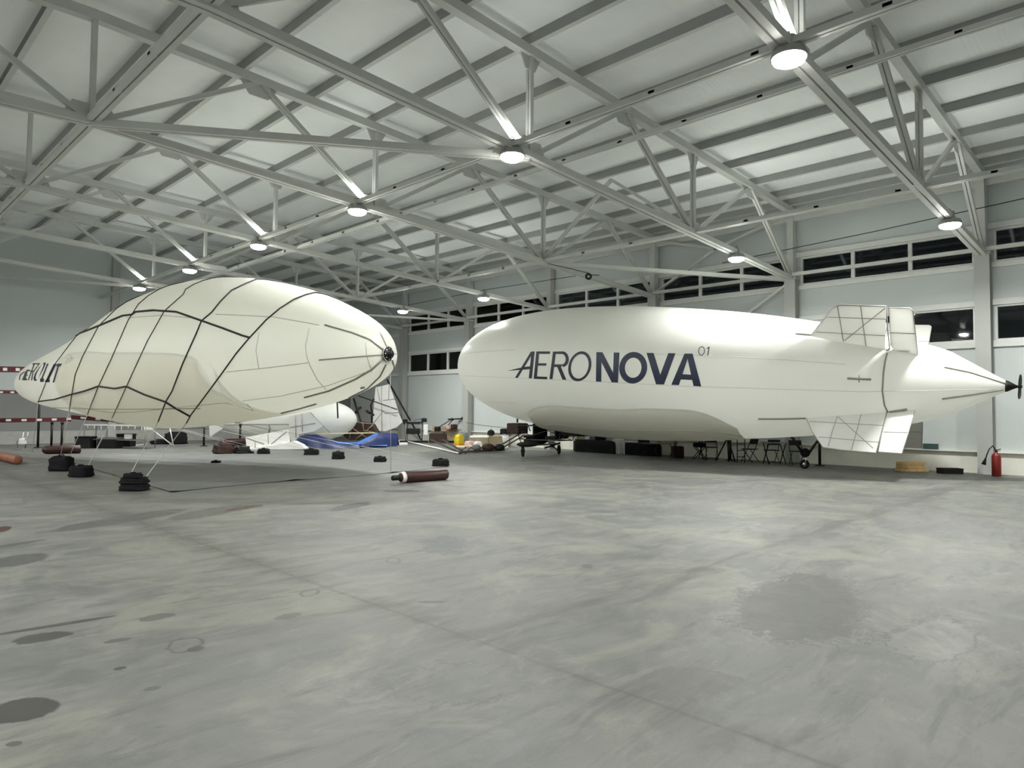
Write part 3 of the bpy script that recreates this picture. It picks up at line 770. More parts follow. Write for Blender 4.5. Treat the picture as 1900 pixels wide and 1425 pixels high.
b = MB(); b.tube([r[7] for r in krows[3:]], .012, 6); obj('fairing_edge', b, 'batten', k2)

# gondola under the belly, with its wheels
gd = bpy.data.objects.new('gondola', None); COL.objects.link(gd); gd.parent = ship; gd['label'] = 'dark open tube gondola with seats and two wheels'
wl, wr = F(970, 848), F(1037, 843)
gm = (wl+wr)/2; gz = 1.0
b = MB()
def gp(dx, dy, z): return Vector((gm.x+dx, gm.y+dy, z))
top4 = [gp(-.5, .9, 1.15), gp(.5, .9, 1.15), gp(.5, -1.4, 1.15), gp(-.5, -1.4, 1.15)]
low4 = [gp(-.4, .8, .62), gp(.4, .8, .62), gp(.4, -1.2, .62), gp(-.4, -1.2, .62)]
for q in (top4, low4): b.tube(q, .022, 6, True)
for i in range(4): b.tube([top4[i], low4[i]], .018, 6); b.tube([top4[i], low4[(i+1) % 4]], .014, 6)
obj('gondola_frame', b, 'dark_tube', gd)
b = MB(); b.tube([wl+Vector((0, 0, .42)), wr+Vector((0, 0, .42))], .028, 8)
b.tube([wl+Vector((0, 0, .42)), low4[0]], .022, 6); b.tube([wr+Vector((0, 0, .42)), low4[1]], .022, 6); obj('axle_beam', b, 'dark_tube', gd)
for wp in (wl, wr):
    ax = (Vector((math.cos(YAW), -math.sin(YAW), 0))*.93+(wr-wl).normalized()*.2).normalized()
    b = MB(); b.torus(wp+Vector((0, 0, .19)), ax, .145, .045); b.cyl(wp+Vector((0, 0, .19))-ax*.04, wp+Vector((0, 0, .19))+ax*.04, .05)
    for sg in (-1, 1): b.tube([wp+Vector((0, 0, .19))+ax*.07*sg, wp+Vector((0, 0, .42))+ax*.03*sg], .014, 6)
    obj('landing_wheel', b, 'black', gd)
b = MB(); b.ell(wl+Vector((.12, -.12, .47)), (.85, .34, .20), -.6); obj('wheel_fairing', b, 'dark', gd)
b = MB(); b.ell(gp(.05, .35, .56), (1.0, .55, .34), -.5); obj('cowling', b, 'dark', gd)
for dy in (.35, -.75):
    b = MB(); b.rbox(gp(0, dy, .72), (.75, .5, .10)); b.rbox(gp(0, dy-.27, .98), (.75, .10, .5)); obj('seat', b, 'black', gd)
b = MB(); b.rbox(gp(-.15, 1.15, 1.02), (.75, .55, .42), .2); obj('instrument_box', b, 'brown', gd)
b = MB(); b.rbox(gp(.1, -1.6, 1.05), (.8, .8, .5)); b.rbox(gp(.05, -.5, 1.2), (.7, .9, .22)); obj('equipment_bay', b, 'dark', gd)
b = MB(); c0 = AT(1025, 827, gp(.6, .2, .5))
for an in (.35, .35+PI/2*1.25, .35+PI, .35+PI/2*3.25):
    d = Vector((math.cos(an)*.72, -math.cos(an)*.3, math.sin(an)*.62)); b.prism([c0+d*.08+Vector((0, 0, .03)), c0+d*.45+Vector((0, 0, .05)), c0+d*.5-Vector((0, 0, .02)), c0+d*.08-Vector((0, 0, .03))], (.03, .03, 0))
b.ell(c0, (.14, .14, .14)); obj('side_propeller', b, 'dark', gd)
b = MB(); b.tube([AT(979, 787, gm), AT(984, 800, gm)], .02, 6); b.tube([AT(960, 777, gm), AT(960, 784, gm)], .035, 6); obj('mooring_fitting', b, 'dark', env)
# tail wheel: forked legs down to one castor
twp = F(1493, 870)
b = MB(); b.tube([AT(1466, 806, twp), AT(1489, 840, twp)], .045, 8); b.tube([AT(1517, 818, twp), AT(1500, 842, twp)], .04, 8)
leg_ = obj('tail_wheel_leg', b, 'dark', ship)
b = MB(); b.ell(AT(1494, 840, twp), (.34, .28, .28)); obj('shock_absorber', b, 'black', leg_)
b = MB(); ax = Vector((math.cos(YAW), -math.sin(YAW), 0)).cross(Vector((0, 0, 1)))
b.torus(twp+Vector((0, 0, .145)), ax, .11, .036); obj('castor_tyre', b, 'black', leg_)
b = MB(); b.cyl(twp+Vector((0, 0, .145))-ax*.03, twp+Vector((0, 0, .145))+ax*.03, .06)
for sg in (-1, 1): b.tube([twp+Vector((0, 0, .15))+ax*.06*sg, AT(1494, 846, twp)+ax*.05*sg], .018, 6)
obj('castor_fork', b, 'chrome', leg_)

# ------------------------------------------------------------------ the netted airship (AEROLET)
KN = [0, .04, .12, .25, .4, .55, .7, .85, .95, 1.]; KV = [1.387, 1.375, 1.354, 1.454, 1.822, 2.33, 2.599, 2.523, 2.382, 2.452]
KD = [0, .25, .5, .7, .85, 1.]; KDV = [.973, .89, .741, .616, .648, .771]
def sm_interp(xs, ys):
    # cubic (Catmull-Rom style) interpolation so the skin has no creases
    xs = np.array(xs); ys = np.array(ys); m = np.gradient(ys, xs)
    def f(t):
        i = int(np.clip(np.searchsorted(xs, t)-1, 0, len(xs)-2)); h = xs[i+1]-xs[i]; s = (t-xs[i])/h
        return float((2*s**3-3*s**2+1)*ys[i]+(s**3-2*s**2+s)*h*m[i]+(-2*s**3+3*s**2)*ys[i+1]+(s**3-s**2)*h*m[i+1])
    return f
_k, _d = sm_interp(KN, KV), sm_interp(KD, KDV)
H1 = Hull((5.538, 31.0, 2.511), (8.901, 12.5, 2.925), lambda t: math.sqrt(max(4*t*(1-t), 1e-8))*_k(t), _d)
ship1 = thing('airship', 'white airship lettered AEROLET, held down by a dark rope net', 'airship', (7.2, 21.5, 0))
env1 = obj('envelope', H1.mesh(), 'hull_b', ship1)
g1 = cv(13.571, 20, 640)
def G1(*pts): return [g1(x, y) for x, y in pts]
lt = MB()
for q in ([(210, 885), (232, 885), (268, 738), (242, 738)], [(250, 738), (330, 682), (392, 664), (270, 756)], [(290, 890), (322, 890), (402, 668), (372, 680)],
          [(330, 888), (368, 888), (442, 640), (404, 640)], [(405, 626), (496, 626), (488, 664), (400, 662)], [(332, 848), (420, 845), (414, 892), (330, 892)], [(372, 752), (440, 752), (432, 778), (365, 778)],
          [(435, 890), (462, 890), (618, 478), (588, 478)], [(558, 466), (745, 462), (735, 492), (548, 496)], [(710, 480), (742, 466), (622, 640), (590, 640)], [(500, 655), (622, 640), (602, 672), (496, 684)], [(560, 665), (590, 655), (548, 892), (520, 892)]):
    H1.quad(lt, *G1(*q), lift=.012, step=2.5)
loop = [(888, 440), (840, 452), (720, 570), (620, 720), (582, 830), (592, 895), (640, 908), (690, 860), (760, 745), (840, 600), (890, 490)]
cx_, cy_ = 736, 672
H1.ring(lt, G1(*loop), G1(*[(x+(cx_-x)*.30+(8 if x < cx_ else -8), y+(cy_-y)*.13) for x, y in loop]), .012)
obj('lettering', lt, 'navy_b', env1, label='thin slanted dark letters AERO')
lb_ = MB()
for q in ([(750, 912), (792, 912), (962, 470), (922, 474)], [(750, 845), (852, 848), (838, 934), (748, 930)],
          [(873, 932), (946, 932), (1162, 482), (1088, 490)], [(1085, 490), (1172, 476), (1160, 524), (1078, 534)], [(985, 680), (1060, 680), (1040, 744), (975, 744)], [(880, 880), (998, 868), (988, 942), (870, 934)],
          [(1152, 542), (1262, 545), (1304, 472), (1190, 470)], [(1062, 945), (1104, 945), (1232, 530), (1188, 530)]):
    H1.quad(lb_, *G1(*q), lift=.012, step=2.5)
obj('lettering', lb_, 'navy', env1, label='bold slanted dark letters LET')
nb = MB()
lp = [(1400, 400), (1440, 345), (1470, 345), (1450, 410), (1410, 480), (1378, 485)]
H1.ring(nb, G1(*lp), G1(*[(x+(1424-x)*.35, y+(412-y)*.35) for x, y in lp]), .012)
for q in ([(1465, 445), (1482, 445), (1560, 318), (1540, 316)], [(1490, 330), (1520, 298), (1570, 310), (1550, 325)]): H1.quad(nb, *G1(*q), lift=.012, step=2.5)
obj('lettering', nb, 'grey_print', env1, label='small faint grey numerals 01')
for px in ([(400, 583), (450, 585), (507, 588), (560, 597), (592, 603)], [(574, 609), (567, 642), (570, 664), (576, 680), (588, 704), (605, 723)], [(481, 617), (475, 650), (480, 684)], [(421, 690), (500, 682), (572, 673)], [(450, 744), (520, 735), (610, 715), (680, 690)],
           [(678, 636), (681, 662), (690, 690)], [(235, 590), (300, 585), (360, 590)]):
    hull_line(H1, env1, 'seam', px, .010, 'seam', 0)
for px, r in (([(603, 603), (653, 617), (686, 630), (712, 650)], .022), ([(592, 668), (650, 663), (712, 658)], .016), ([(565, 737), (610, 725), (660, 703), (690, 685), (713, 664)], .026), ([(705, 617), (713, 634), (719, 648)], .018), ([(727, 666), (731, 682), (729, 692)], .026), ([(648, 737), (682, 720), (705, 698), (716, 676)], .022), ([(522, 766), (555, 758), (586, 749)], .026), ([(669, 719), (676, 718)], .04), ([(725, 656), (735, 657)], .014)):
    hull_line(H1, env1, 'batten', px, r, 'batten', .004)
b = MB(); b.lathe([(.17, -.06), (.165, .03), (.12, .07), (.06, .09), (.06, .16), (.0, .165)], H1.p1-H1.a*.03, H1.a, 24)
hb_ = obj('tail_hub', b, 'dark', ship1, label='dark grey round hub with bright rim')
b = MB(); b.torus(H1.p1+H1.a*.01, H1.a, .165, .014)
for i in range(8):
    an = 2*PI*i/8; b.ell(H1.p1+H1.a*.04+(H1.e1*math.cos(an)+H1.e2*math.sin(an))*.12, (.035, .035, .035), n=8, m=6)
obj('hub_rim', b, 'chrome', hb_)
# keel fairing
K1 = [(100, 690), (112, 668), (125, 658), (200, 655), (317, 656), (350, 661), (372, 668), (390, 682), (405, 702), (425, 728), (443, 751)]
k1, kr1 = keel(H1, K1, [(0, 0), (1, 0)], 'keel_b', ship1, bulge=.05)
for i_, st in ((0, 1), (9, 1)):
    b = MB(); b.tube([r[i_] for r in kr1], .012, 6); obj('fairing_edge', b, 'seam', k1)
hl = [(100, 755), (200, 758), (300, 757), (372, 756)]
b = MB(); b.tube(H1.path(hl, .03, 10), .011, 6); obj('fairing_edge', b, 'batten', k1)
# rope net: straps over the back down to sandbags on both flanks
net = thing('rope_net', 'dark webbing net over the airship with pale cords down to sandbags', 'net', (8.5, 19, 0))
straps = [([(583, 544), (567, 548), (545, 557), (519, 574), (495, 594), (464, 627), (440, 655), (418, 685), (400, 709), (375, 742), (355, 768), (346, 784)], F(265, 893), (816, 864)),
 ([(474, 520), (455, 528), (430, 540), (410, 560), (394, 580), (375, 596), (365, 620), (340, 675), (320, 725), (309, 743), (294, 781)], F(240, 884), (703, 856)),
 ([(345, 538), (341, 547), (306, 578), (275, 633), (236, 716), (209, 774)], F(160, 872), (625, 851)),
 ([(258, 565), (239, 595), (208, 666), (184, 716), (163, 768)], F(125, 856), (575, 843)),
 ([(200, 590), (184, 606), (155, 661), (141, 695), (129, 762)], F(112, 848), (486, 841)),
 ([(142, 625), (119, 655), (103, 676), (86, 711), (72, 745)], F(60, 838), (465, 841))]
far_ends = []
for i, (px, foot, fe) in enumerate(straps):
    fp = H1.path(px, .02, 5)
    # over the back: the mirror image of the front run
    def mir(p): w_ = p-H1.p0; return p-H1.e1*(2*w_.dot(H1.e1))
    bp = [mir(p) for p in fp][::-1]
    tmid = H1.tt(fp[0]); tb = H1.tt(bp[-1])
    w_ = fp[0]-H1.p0; th0 = math.atan2(w_.dot(H1.e2), w_.dot(H1.e1)); crown = []
    for j in range(1, 12): th = th0+(PI-2*th0)*j/12; crown.append(H1.pt(tmid, th, H1.rad(tmid)+.02))
    b = MB(); b.tube(bp+crown[::-1]+fp, .018 if i < 2 else .012, 6); obj('strap', b, 'rope_d', net)
    b = MB(); b.tube([fp[-1], fp[-1]*.5+foot*.5, foot], .011, 6); obj('tie_cord', b, 'rope_w', net); b = MB()
    fend = F(*fe)+Vector((math.sin(YAW), math.cos(YAW), 0))*.12; b.tube([bp[0], fend+Vector((0, 0, .14))], .006, 6); obj('tie_cord', b, 'rope_w', net)
for px, r in (([(141, 623), (184, 606), (229, 587), (246, 585), (253, 580), (286, 577), (329, 580), (375, 596), (415, 610), (450, 623), (464, 627)], .026), ([(72, 744), (103, 740), (134, 731), (158, 725), (184, 716), (215, 720), (236, 716), (270, 731), (308, 744), (327, 756), (352, 770)], .024)):
    b = MB(); b.tube(H1.path(px, .03, 5), r, 6); obj('strap', b, 'rope_d', net)
b = MB(); b.tube([H1.on(724, 692), F(725, 893)+Vector((0, 0, .2))], .006, 6); obj('tie_cord', b, 'rope_w', net)
q_ = H1.on(623, 748); b = MB(); b.tube([q_, AT(627, 776, q_)], .02, 6); obj('handling_line', b, 'dark', env1)

# ------------------------------------------------------------------ things on the floor
def FB(u, v, xmax=23.35):
    p = F(u, v)
    if p.x > xmax:
        d = ray(u, v); p = EYE+d*(xmax/d.x); p.z = 0
    return p
def pxm(p): return (Vector(p)-EYE).dot(FW)/FPX           # metres per photo pixel at p
HX = Vector((math.cos(YAW), -math.sin(YAW), 0)); HY = Vector((math.sin(YAW), math.cos(YAW), 0)); ZZ = Vector((0, 0, 1))

# big grey sheet spread under the netted airship
c4 = [F(318, 914), F(838, 866), F(600, 832), F(112, 853)]
b = MB(); rows = []; rs = random.Random(3)
def wob(x, y): return .5+.25*math.sin(1.9*x+.8*y)+.25*math.sin(.7*x-2.3*y+1)
for j in range(61):
    f = j/60; row = []
    for i in range(61):
        g_ = i/60; p = (c4[0]*(1-g_)+c4[1]*g_)*(1-f)+(c4[3]*(1-g_)+c4[2]*g_)*f
        e = .18*math.sin(7*g_)*(1 if j == 0 else 0)
        fold = max(0, 1-abs(math.sin(PI*(f*5+.12*math.sin(9*g_))))*9)*.022
        row.append(Vector((p.x, p.y+e, .008+.008*wob(p.x, p.y)+fold)))
    rows.append(row)
b.grid(rows)
tag(obj('ground_sheet', b, 'sheet'), 'big creased grey sheet spread on the floor under the netted airship', 'ground sheet', None, 'thing')

# sandbags
def bag_mesh(wd, dp, ht, seed, rot=0.0):
    rn = random.Random(seed); b = MB(); n, m = 22, 12; vs = []
    ph = [rn.uniform(0, 6) for _ in range(6)]
    for i in range(m+1):
        la = -PI/2+PI*i/m
        for k in range(n):
            th = 2*PI*k/n
            sx = math.copysign(abs(math.cos(th))**.38, math.cos(th)); sy = math.copysign(abs(math.sin(th))**.38, math.sin(th))
            cl = abs(math.cos(la))**.16; sl = math.copysign(abs(math.sin(la))**.62, math.sin(la))
            j = 1+.05*math.sin(3*th+ph[0])+.05*math.sin(5*th+4*la+ph[1])+.03*math.sin(9*th+ph[2])+.05*math.sin(7*la+2*th+ph[5])-.07*(sl+.3)
            z = .5+.5*sl*(1+.10*math.sin(2*th+ph[3])+.07*math.sin(4*th+ph[4])) if sl > 0 else .5+.5*sl
            vs.append(Vector((wd/2*sx*cl*j, dp/2*sy*cl*j, max(0, z)*ht)))
    R = Matrix.Rotation(rot, 3, 'Z')
    b.add([R@v for v in vs], [(i*n+k, i*n+(k+1) % n, (i+1)*n+(k+1) % n, (i+1)*n+k) for i in range(m) for k in range(n)], True); return b
def sandbag(u, v, wpx, hpx, lb, z=0.0, seed=1, dep=.75, p=None):
    p = F(u, v) if p is None else p; s = pxm(p); wd, ht = wpx*s, hpx*s
    t = thing('sandbag', lb, 'sandbag', (p.x+HY.x*wd*dep/2, p.y+HY.y*wd*dep/2, z), 'black sandbags holding the net')
    o = obj('sack', bag_mesh(wd, wd*dep, ht, seed, -YAW), 'black', t, local=True)
    b = MB(); R = Matrix.Rotation(-YAW, 3, 'Z')
    b.tube([R@Vector((x*wd, -.02*wd, ht*zf)) for x, zf in ((-.2, .93), (-.1, 1.12), (.1, 1.14), (.2, .93))], .014, 6); obj('carry_strap', b, 'black', t, local=True)
    return p
sandbag(104, 875, 37, 27, 'big slumped black sandbag farthest along the near flank of the netted airship', 0, 1)
sandbag(141, 886, 37, 20, 'low black sandbag just beside the slumped one on the near flank', 0, 2)
p = sandbag(240, 912, 46, 14, 'bottom black sandbag of the stack on the near flank', 0, 3)
s_ = pxm(p)
sandbag(240, 912, 44, 12, 'middle black sandbag of the stack on the near flank', 13.0*s_, 4, p=p)
sandbag(243, 912, 30, 9, 'small black sandbag topping the stack on the near flank', 24.0*s_, 5, p=p)
for (u, v, wpx, hpx, lb) in ((816, 866, 31, 13, 'wide black sandbag behind the lone red-brown cylinder'), (703, 858, 22, 10, 'flat black sandbag on the far flank, second from the lone cylinder'), (625, 853, 22, 14, 'upright boxy black sandbag in front of the blue tarpaulin'),
                             (575, 845, 25, 11, 'black sandbag at the tip of the flat white fin'), (486, 843, 21, 10, 'black sandbag under the near edge of the loose white fin'), (465, 842, 9, 4, 'tiny black sandbag beside the loose white fin'), (398, 860, 16, 5, 'low black sandbag alone in the middle of the grey sheet')):
    sandbag(u, v, wpx, hpx, lb, 0, int(u))

# gas cylinders
def gas_cylinder(p, q, r, m, lb, cap=True):
    p = Vector(p); q = Vector(q); p.z = q.z = r; d = (q-p).normalized(); L = (q-p).length
    t = thing('gas_cylinder', lb, 'gas cylinder', (p+q)/2-Vector((0, 0, r)), 'gas cylinders lying on the floor')
    b = MB(); b.lathe([(.03, .18), (r*.45, .19), (r*.8, .24), (r, .34), (r, L-.05), (r*.93, L-.015), (r*.7, L)], p, d, 28); obj('cylinder_body', b, m, t)
    if cap:
        b = MB(); b.lathe([(.045, 0), (.06, .02), (.06, .14), (r*.5, .20)], p, d, 18); obj('valve_cap', b, 'dark', t)
        b = MB(); b.lathe([(r*.86, .245), (r*.90, .25), (r*1.01, .335), (r*1.0, .33)], p, d, 28); obj('neck_band', b, 'white', t)
gas_cylinder(F(727, 898), F(828, 890), .132, 'helium', 'lone red-brown gas cylinder with a black cap, lying in front of the sandbags')
gas_cylinder(F(-26, 848), F(33, 862), .13, 'rust', 'orange-brown gas cylinder cut off by the picture edge', False)
gas_cylinder(F(66, 843), F(150, 841), .15, 'helium', 'dark red gas cylinder lying behind the slumped sandbag', False)
gas_cylinder(F(404, 829), F(462, 826), .17, 'helium', 'dark red gas cylinder lying behind the brown canvas bundle', False)
p = F(415, 842); b = bag_mesh(.72, .5, .40, 41); 
t = thing('canvas_bundle', 'rolled brown canvas bundle on the floor beside the loose white fin', 'bundle', p); obj('roll', b, 'brown', t, local=True)
b = bag_mesh(.5, .4, .28, 42)
for i, v in enumerate(b.v): b.v[i] = (v[0]+.55, v[1]-.35, v[2])
obj('flap', b, 'dark', t, local=True)

# stanchions
def stanchion(u, v, h, lb, p=None):
    p = p or FB(u, v, 23.2)
    t = thing('stanchion', lb, 'barrier post', p, 'black barrier posts')
    b = MB(); b.lathe([(.17, 0), (.17, .012), (.12, .03), (.04, .04)], p, (0, 0, 1), 24); obj('round_base', b, 'dark', t)
    b = MB(); b.cyl(p+Vector((0, 0, .03)), p+Vector((0, 0, h)), .045, 14); obj('post', b, 'dark', t)
    b = MB(); b.cyl(p+Vector((0, 0, h)), p+Vector((0, 0, h+.09)), .058, 14); obj('belt_housing', b, 'dark', t); return p
s1 = stanchion(70, 831, 2.0, 'tall black barrier post under the lettered end of the netted airship')
stanchion(95, 830, .98, 'short black barrier post standing behind the dark red cylinder')
stanchion(114, 830, .98, 'short black barrier post beside its twin, behind the dark red cylinder')
stanchion(378, 828, 1.0, 'black barrier post standing clear behind the brown canvas bundle')
stanchion(445, 826, .9, 'black barrier post half behind the third white hull')
stanchion(1521, 858, .95, 'black barrier post beside the tail wheel of the AERONOVA airship')
stanchion(1355, 850, .98, 'black barrier post among the folding chairs by the window wall')
# striped barrier lines
def striped(p, q, hh, lb, n, sag=0.0, thick=.02):
    p, q = Vector(p), Vector(q); t = thing('barrier_tape', lb, 'barrier tape', p, 'red and white barrier tapes'); mats = ('redd', 'white')
    bb = [MB(), MB()]
    for i in range(n):
        f0, f1 = i/n, (i+1)/n; k = 0 if i % 3 != 2 else 1
        a0, a1 = p.lerp(q, f0), p.lerp(q, f1); a0.z -= sag*4*f0*(1-f0); a1.z -= sag*4*f1*(1-f1)
        if k: bb[1].bar(a0, a1, thick*1.3, hh*.5)
    bb[0].bar(p-ZZ*sag, q-ZZ*sag, thick, hh)
    obj('red_stripe', bb[0], 'redd', t); obj('white_stripe', bb[1], 'white', t)
striped(AY(-60, 684, 34), AY(52, 686, 34), .24, 'dark red striped barrier line highest behind the lettered nose', 14)
striped(AY(-60, 727, 34), AY(40, 728, 34), .12, 'red and white barrier line behind the lettered nose at mid height', 14)
striped(AY(-40, 779, 31.5), AY(132, 777, 31.5), .16, 'red and white barrier tape sagging past the tall barrier post', 18, .03)
striped(AY(132, 773, 31.5), AY(215, 779, 29.5), .16, 'red and white barrier tape under the near flank of the hull', 9, .02)

# work table, tube frame and equipment under the netted airship
p = F(212, 832)
t = thing('work_table', 'long low work table with a bright hanging edge under the netted airship', 'table', p)
pa, pb = AT(157, 788, p), AT(270, 790, p); dv = HY*.8
b = MB(); b.prism([pa, pb, pb+dv, pa+dv], (0, 0, .03)); obj('tabletop', b, 'grey', t)
b = MB(); b.bar(pa-HY*.02, pb-HY*.02, .02, .06); 
for i in range(9):
    q = pa.lerp(pb, (i+.5)/9); b.box(q-HY*.02-ZZ*.07, (.025, .025, .10+.06*(i % 3)))
obj('table_fringe', b, 'white', t)
for q in (pa, pb, pa+dv, pb+dv):
    b = MB(); b.tube([q, Vector((q.x, q.y, 0))], .02, 6); obj('leg', b, 'grey', t)
b = MB(); q0, q1 = AT(160, 815, p), AT(272, 818, p); b.prism([q0, q1, q1+dv, q0+dv], (0, 0, .02)); obj('undershelf', b, 'grey', t)
def blk(name, u, v, wpx, hpx, m, lb, cat, dep=.8, rot=-YAW, group=None, lid=None, bev=.08, p=None):
    p = p or FB(u, v); s = pxm(p); wd, ht = wpx*s, hpx*s
    t = thing(name, lb, cat, (p.x+HY.x*wd*dep/2, p.y+HY.y*wd*dep/2, p.z), group)
    c = acc(t)
    b = MB(); b.rbox(c+ZZ*(ht*(.5 if not lid else .42)), (wd, wd*dep, ht*(1 if not lid else .84)), rot, bev); obj('shell', b, m, t)
    if lid:
        b = MB(); b.rbox(c+ZZ*(ht*.92), (wd*1.03, wd*dep*1.03, ht*.16), rot, .2); obj('lid', b, lid, t)
    return t
blk('equipment_case', 152, 832, 28, 22, 'dark', 'dark equipment case under the fringed table, on the side of the barrier posts', 'case', lid='black')
blk('equipment_case', 196, 832, 34, 20, 'dark', 'dark equipment case under the middle of the fringed table', 'case', lid='grey')
blk('equipment_case', 228, 829, 26, 24, 'dark', 'dark equipment case under the fringed table, beside the white tube stand', 'case', lid='dark')
b = MB(); q = AT(238, 810, p+HY*.3); b.rbox(q, (.25, .2, .2), -YAW); tag(obj('small_carton', b, 'white'), 'tiny white carton on the dark case under the fringed table', 'carton', None, 'thing')
p = F(322, 829)
t = thing('tube_stand', 'white tube stand of sloping legs under the netted airship', 'stand', p)
for seg in (((271, 795), (267, 824)), ((281, 796), (320, 826)), ((314, 788), (322, 828)), ((283, 796), (313, 788))):
    b = MB(); b.tube([AT(*seg[0], p), AT(*seg[1], p)], .022, 6); obj('leg' if seg[1][1] > 800 else 'cross_tube', b, 'white', t)
b = MB(); b.tube([F(230, 829), F(296, 821)], .02, 6); obj('floor_tube', b, 'white', t)
b = MB(); b.rbox(AT(275, 795, p), (.30, .2, .13), -YAW); obj('clamp_block', b, 'white', t)
p = F(326, 824); t = thing('equipment_bag', 'black equipment bag on the floor behind the white tube stand', 'bag', p); obj('sack', bag_mesh(.95, .6, .55, 77), 'black', t, local=True)
p = F(300, 824); t = thing('equipment_bag', 'flat black bag beside the white tube stand', 'bag', p); obj('sack', bag_mesh(.9, .5, .22, 78), 'black', t, local=True)
p = F(45, 834)
t = thing('inflation_pump', 'small white air pump on thin legs by the foot of the end wall', 'pump', p)
b = MB(); b.rbox(AT(42, 819, p), (.22, .2, .25), -YAW, .3); obj('pump_casing', b, 'white', t)
b = MB(); b.tube([AT(44, 802, p), AT(42, 812, p), AT(50, 814, p), AT(52, 802, p)], .018, 6); obj('pump_handle', b, 'white', t)
b = MB(); b.tube([AT(48, 815, p), F(47, 833)], .02, 6); b.tube([F(42, 834), F(53, 833)], .025, 6); b.tube([AT(38, 813, p), AT(31, 820, p), F(33, 831)], .012, 6); obj('pump_stand', b, 'grey', t)

# third, smaller hull lying behind
H3 = Hull(AY(662, 778, 29.2), AY(392, 784, 33.4), lambda t: 1.02*math.sqrt(max(1-(1-min(t/.30, 1))**2, 1e-6))*(1 if t < .45 else max(.02, 1-((t-.45)/.57)**1.7)))
t3 = thing('airship', 'smaller unlettered white airship hull resting behind the netted one', 'airship', F(560, 826))
obj('envelope', H3.mesh(), 'hull', t3)
b = MB(); b.tube(H3.path([(416, 788), (470, 787), (536, 787)], .02, 6), .02, 6); obj('seam', b, 'batten', t3)
b = MB(); b.tube(H3.path([(499, 787), (501, 795), (499, 802)], .02, 4), .03, 6); obj('seam', b, 'batten', t3)
pf = AY(400, 790, 33.2)
b = MB(); b.prism([AT(*q, pf) for q in ((388, 788), (418, 792), (390, 811))], HY*.06); obj('fin', b, 'fin', t3)
pf = F(560, 826)
b = MB(); b.prism([AT(*q, pf) for q in ((537, 772), (577, 764), (600, 790), (585, 800), (556, 806), (545, 825), (537, 812))], HY*.06); f3 = obj('fin', b, 'fin', t3, label='upright side fin')
b = MB()
for seg in (((548, 770), (549, 812)), ((538, 793), (585, 785)), ((577, 766), (612, 803)), ((560, 768), (561, 800))): b.tube([AT(*seg[0], pf-HY*.05), AT(*seg[1], pf-HY*.05)], .016, 6)
obj('spar', b, 'fin_rib', f3)
# loose fins
p = F(470, 834)
t = thing('loose_fin', 'white framed fin panel standing on the floor under the hub end of the netted airship', 'airship fin', p, 'loose white fins')
b = MB(); b.prism([AT(*q, p) for q in ((456, 811), (535, 797), (538, 822), (536, 826), (458, 834))], HY*.06); obj('skin', b, 'white', t)
b = MB()
for seg in (((457, 812), (490, 824)), ((497, 805), (498, 824)), ((532, 800), (503, 824)), ((473, 820), (474, 833))): b.tube([AT(*seg[0], p-HY*.04), AT(*seg[1], p-HY*.04)], .016, 6)
obj('spar', b, 'fin_rib', t)
p = F(520, 834)
t = thing('loose_fin', 'flat white fin panel with a peaked cover, leaning at the foot of the framed one', 'airship fin', p, 'loose white fins')
b = MB(); b.prism([AT(*q, p-HY*.1) for q in ((457, 834), (500, 827), (533, 822), (547, 818), (562, 825), (570, 832), (566, 833))], HY*.5); obj('skin', b, 'white', t)
p = FB(722, 816, 22.3)
t = thing('loose_fin', 'tall upright white fin with rungs, standing by the corner column', 'airship fin', p, 'loose white fins')
b = MB(); b.prism([AT(*q, p) for q in ((697, 719), (722, 713), (732, 740), (740, 766), (747, 783), (737, 792), (716, 800), (705, 800), (692, 784), (694, 750))], HY*.07); obj('skin', b, 'white', t)
b = MB()
for seg in (((708, 717), (709, 812)), ((711, 743), (732, 740)), ((713, 767), (741, 765)), ((693, 785), (712, 762)), ((722, 715), (721, 742)), ((700, 720), (705, 745))): b.tube([AT(*seg[0], p-HY*.05), AT(*seg[1], p-HY*.05)], .016, 6)
obj('spar', b, 'fin_rib', t)

# blue tarpaulin
topl = [(546, 819), (556, 810), (566, 806), (588, 806), (604, 812), (622, 822), (645, 824), (660, 823), (676, 817), (698, 804), (716, 803), (737, 804)]
botl = [(548, 829), (558, 831), (568, 832), (588, 833), (604, 833), (622, 833), (645, 832), (660, 832), (676, 831), (698, 830), (716, 829), (737, 828)]
b = MB(); fr, bk, fo_ = [], [], []
for q, r_ in zip(topl, botl):
    g_ = F(*r_); tp = AT(*q, g_+HY*.35); fr.append(tp); fo_.append(Vector((g_.x, g_.y, .012))); bk.append(Vector((tp.x+HY.x*.7, tp.y+HY.y*.7, .012)))
mid = [a_.lerp(c_, .55)+Vector((rs.uniform(-.05, .05), rs.uniform(-.05, .05), 0)) for a_, c_ in zip(fr, fo_)]
b.grid([bk, fr, mid, fo_])
t = thing('tarpaulin', 'crumpled blue tarpaulin heaped on the floor between the airships', 'tarpaulin', F(640, 832)); obj('sheet', b, 'blue', t)
b = MB(); ll = [(600, 808), (612, 815), (628, 820), (648, 821), (664, 820), (682, 811), (700, 802)]; lr = [(606, 811), (618, 819), (634, 826), (650, 828), (666, 825), (684, 816), (702, 806)]
b.grid([[AT(*q, F(640, 831)+HY*.2) for q in ll], [AT(*q, F(640, 831)-HY*.03) for q in lr]]); b.grid([[AT(*q, F(640, 831)+HY*.22) for q in ll], [AT(*q, F(640, 831)+HY*.02) for q in lr]]); obj('lining_fold', b, 'blue_l', t, label='light blue lining turned outward')
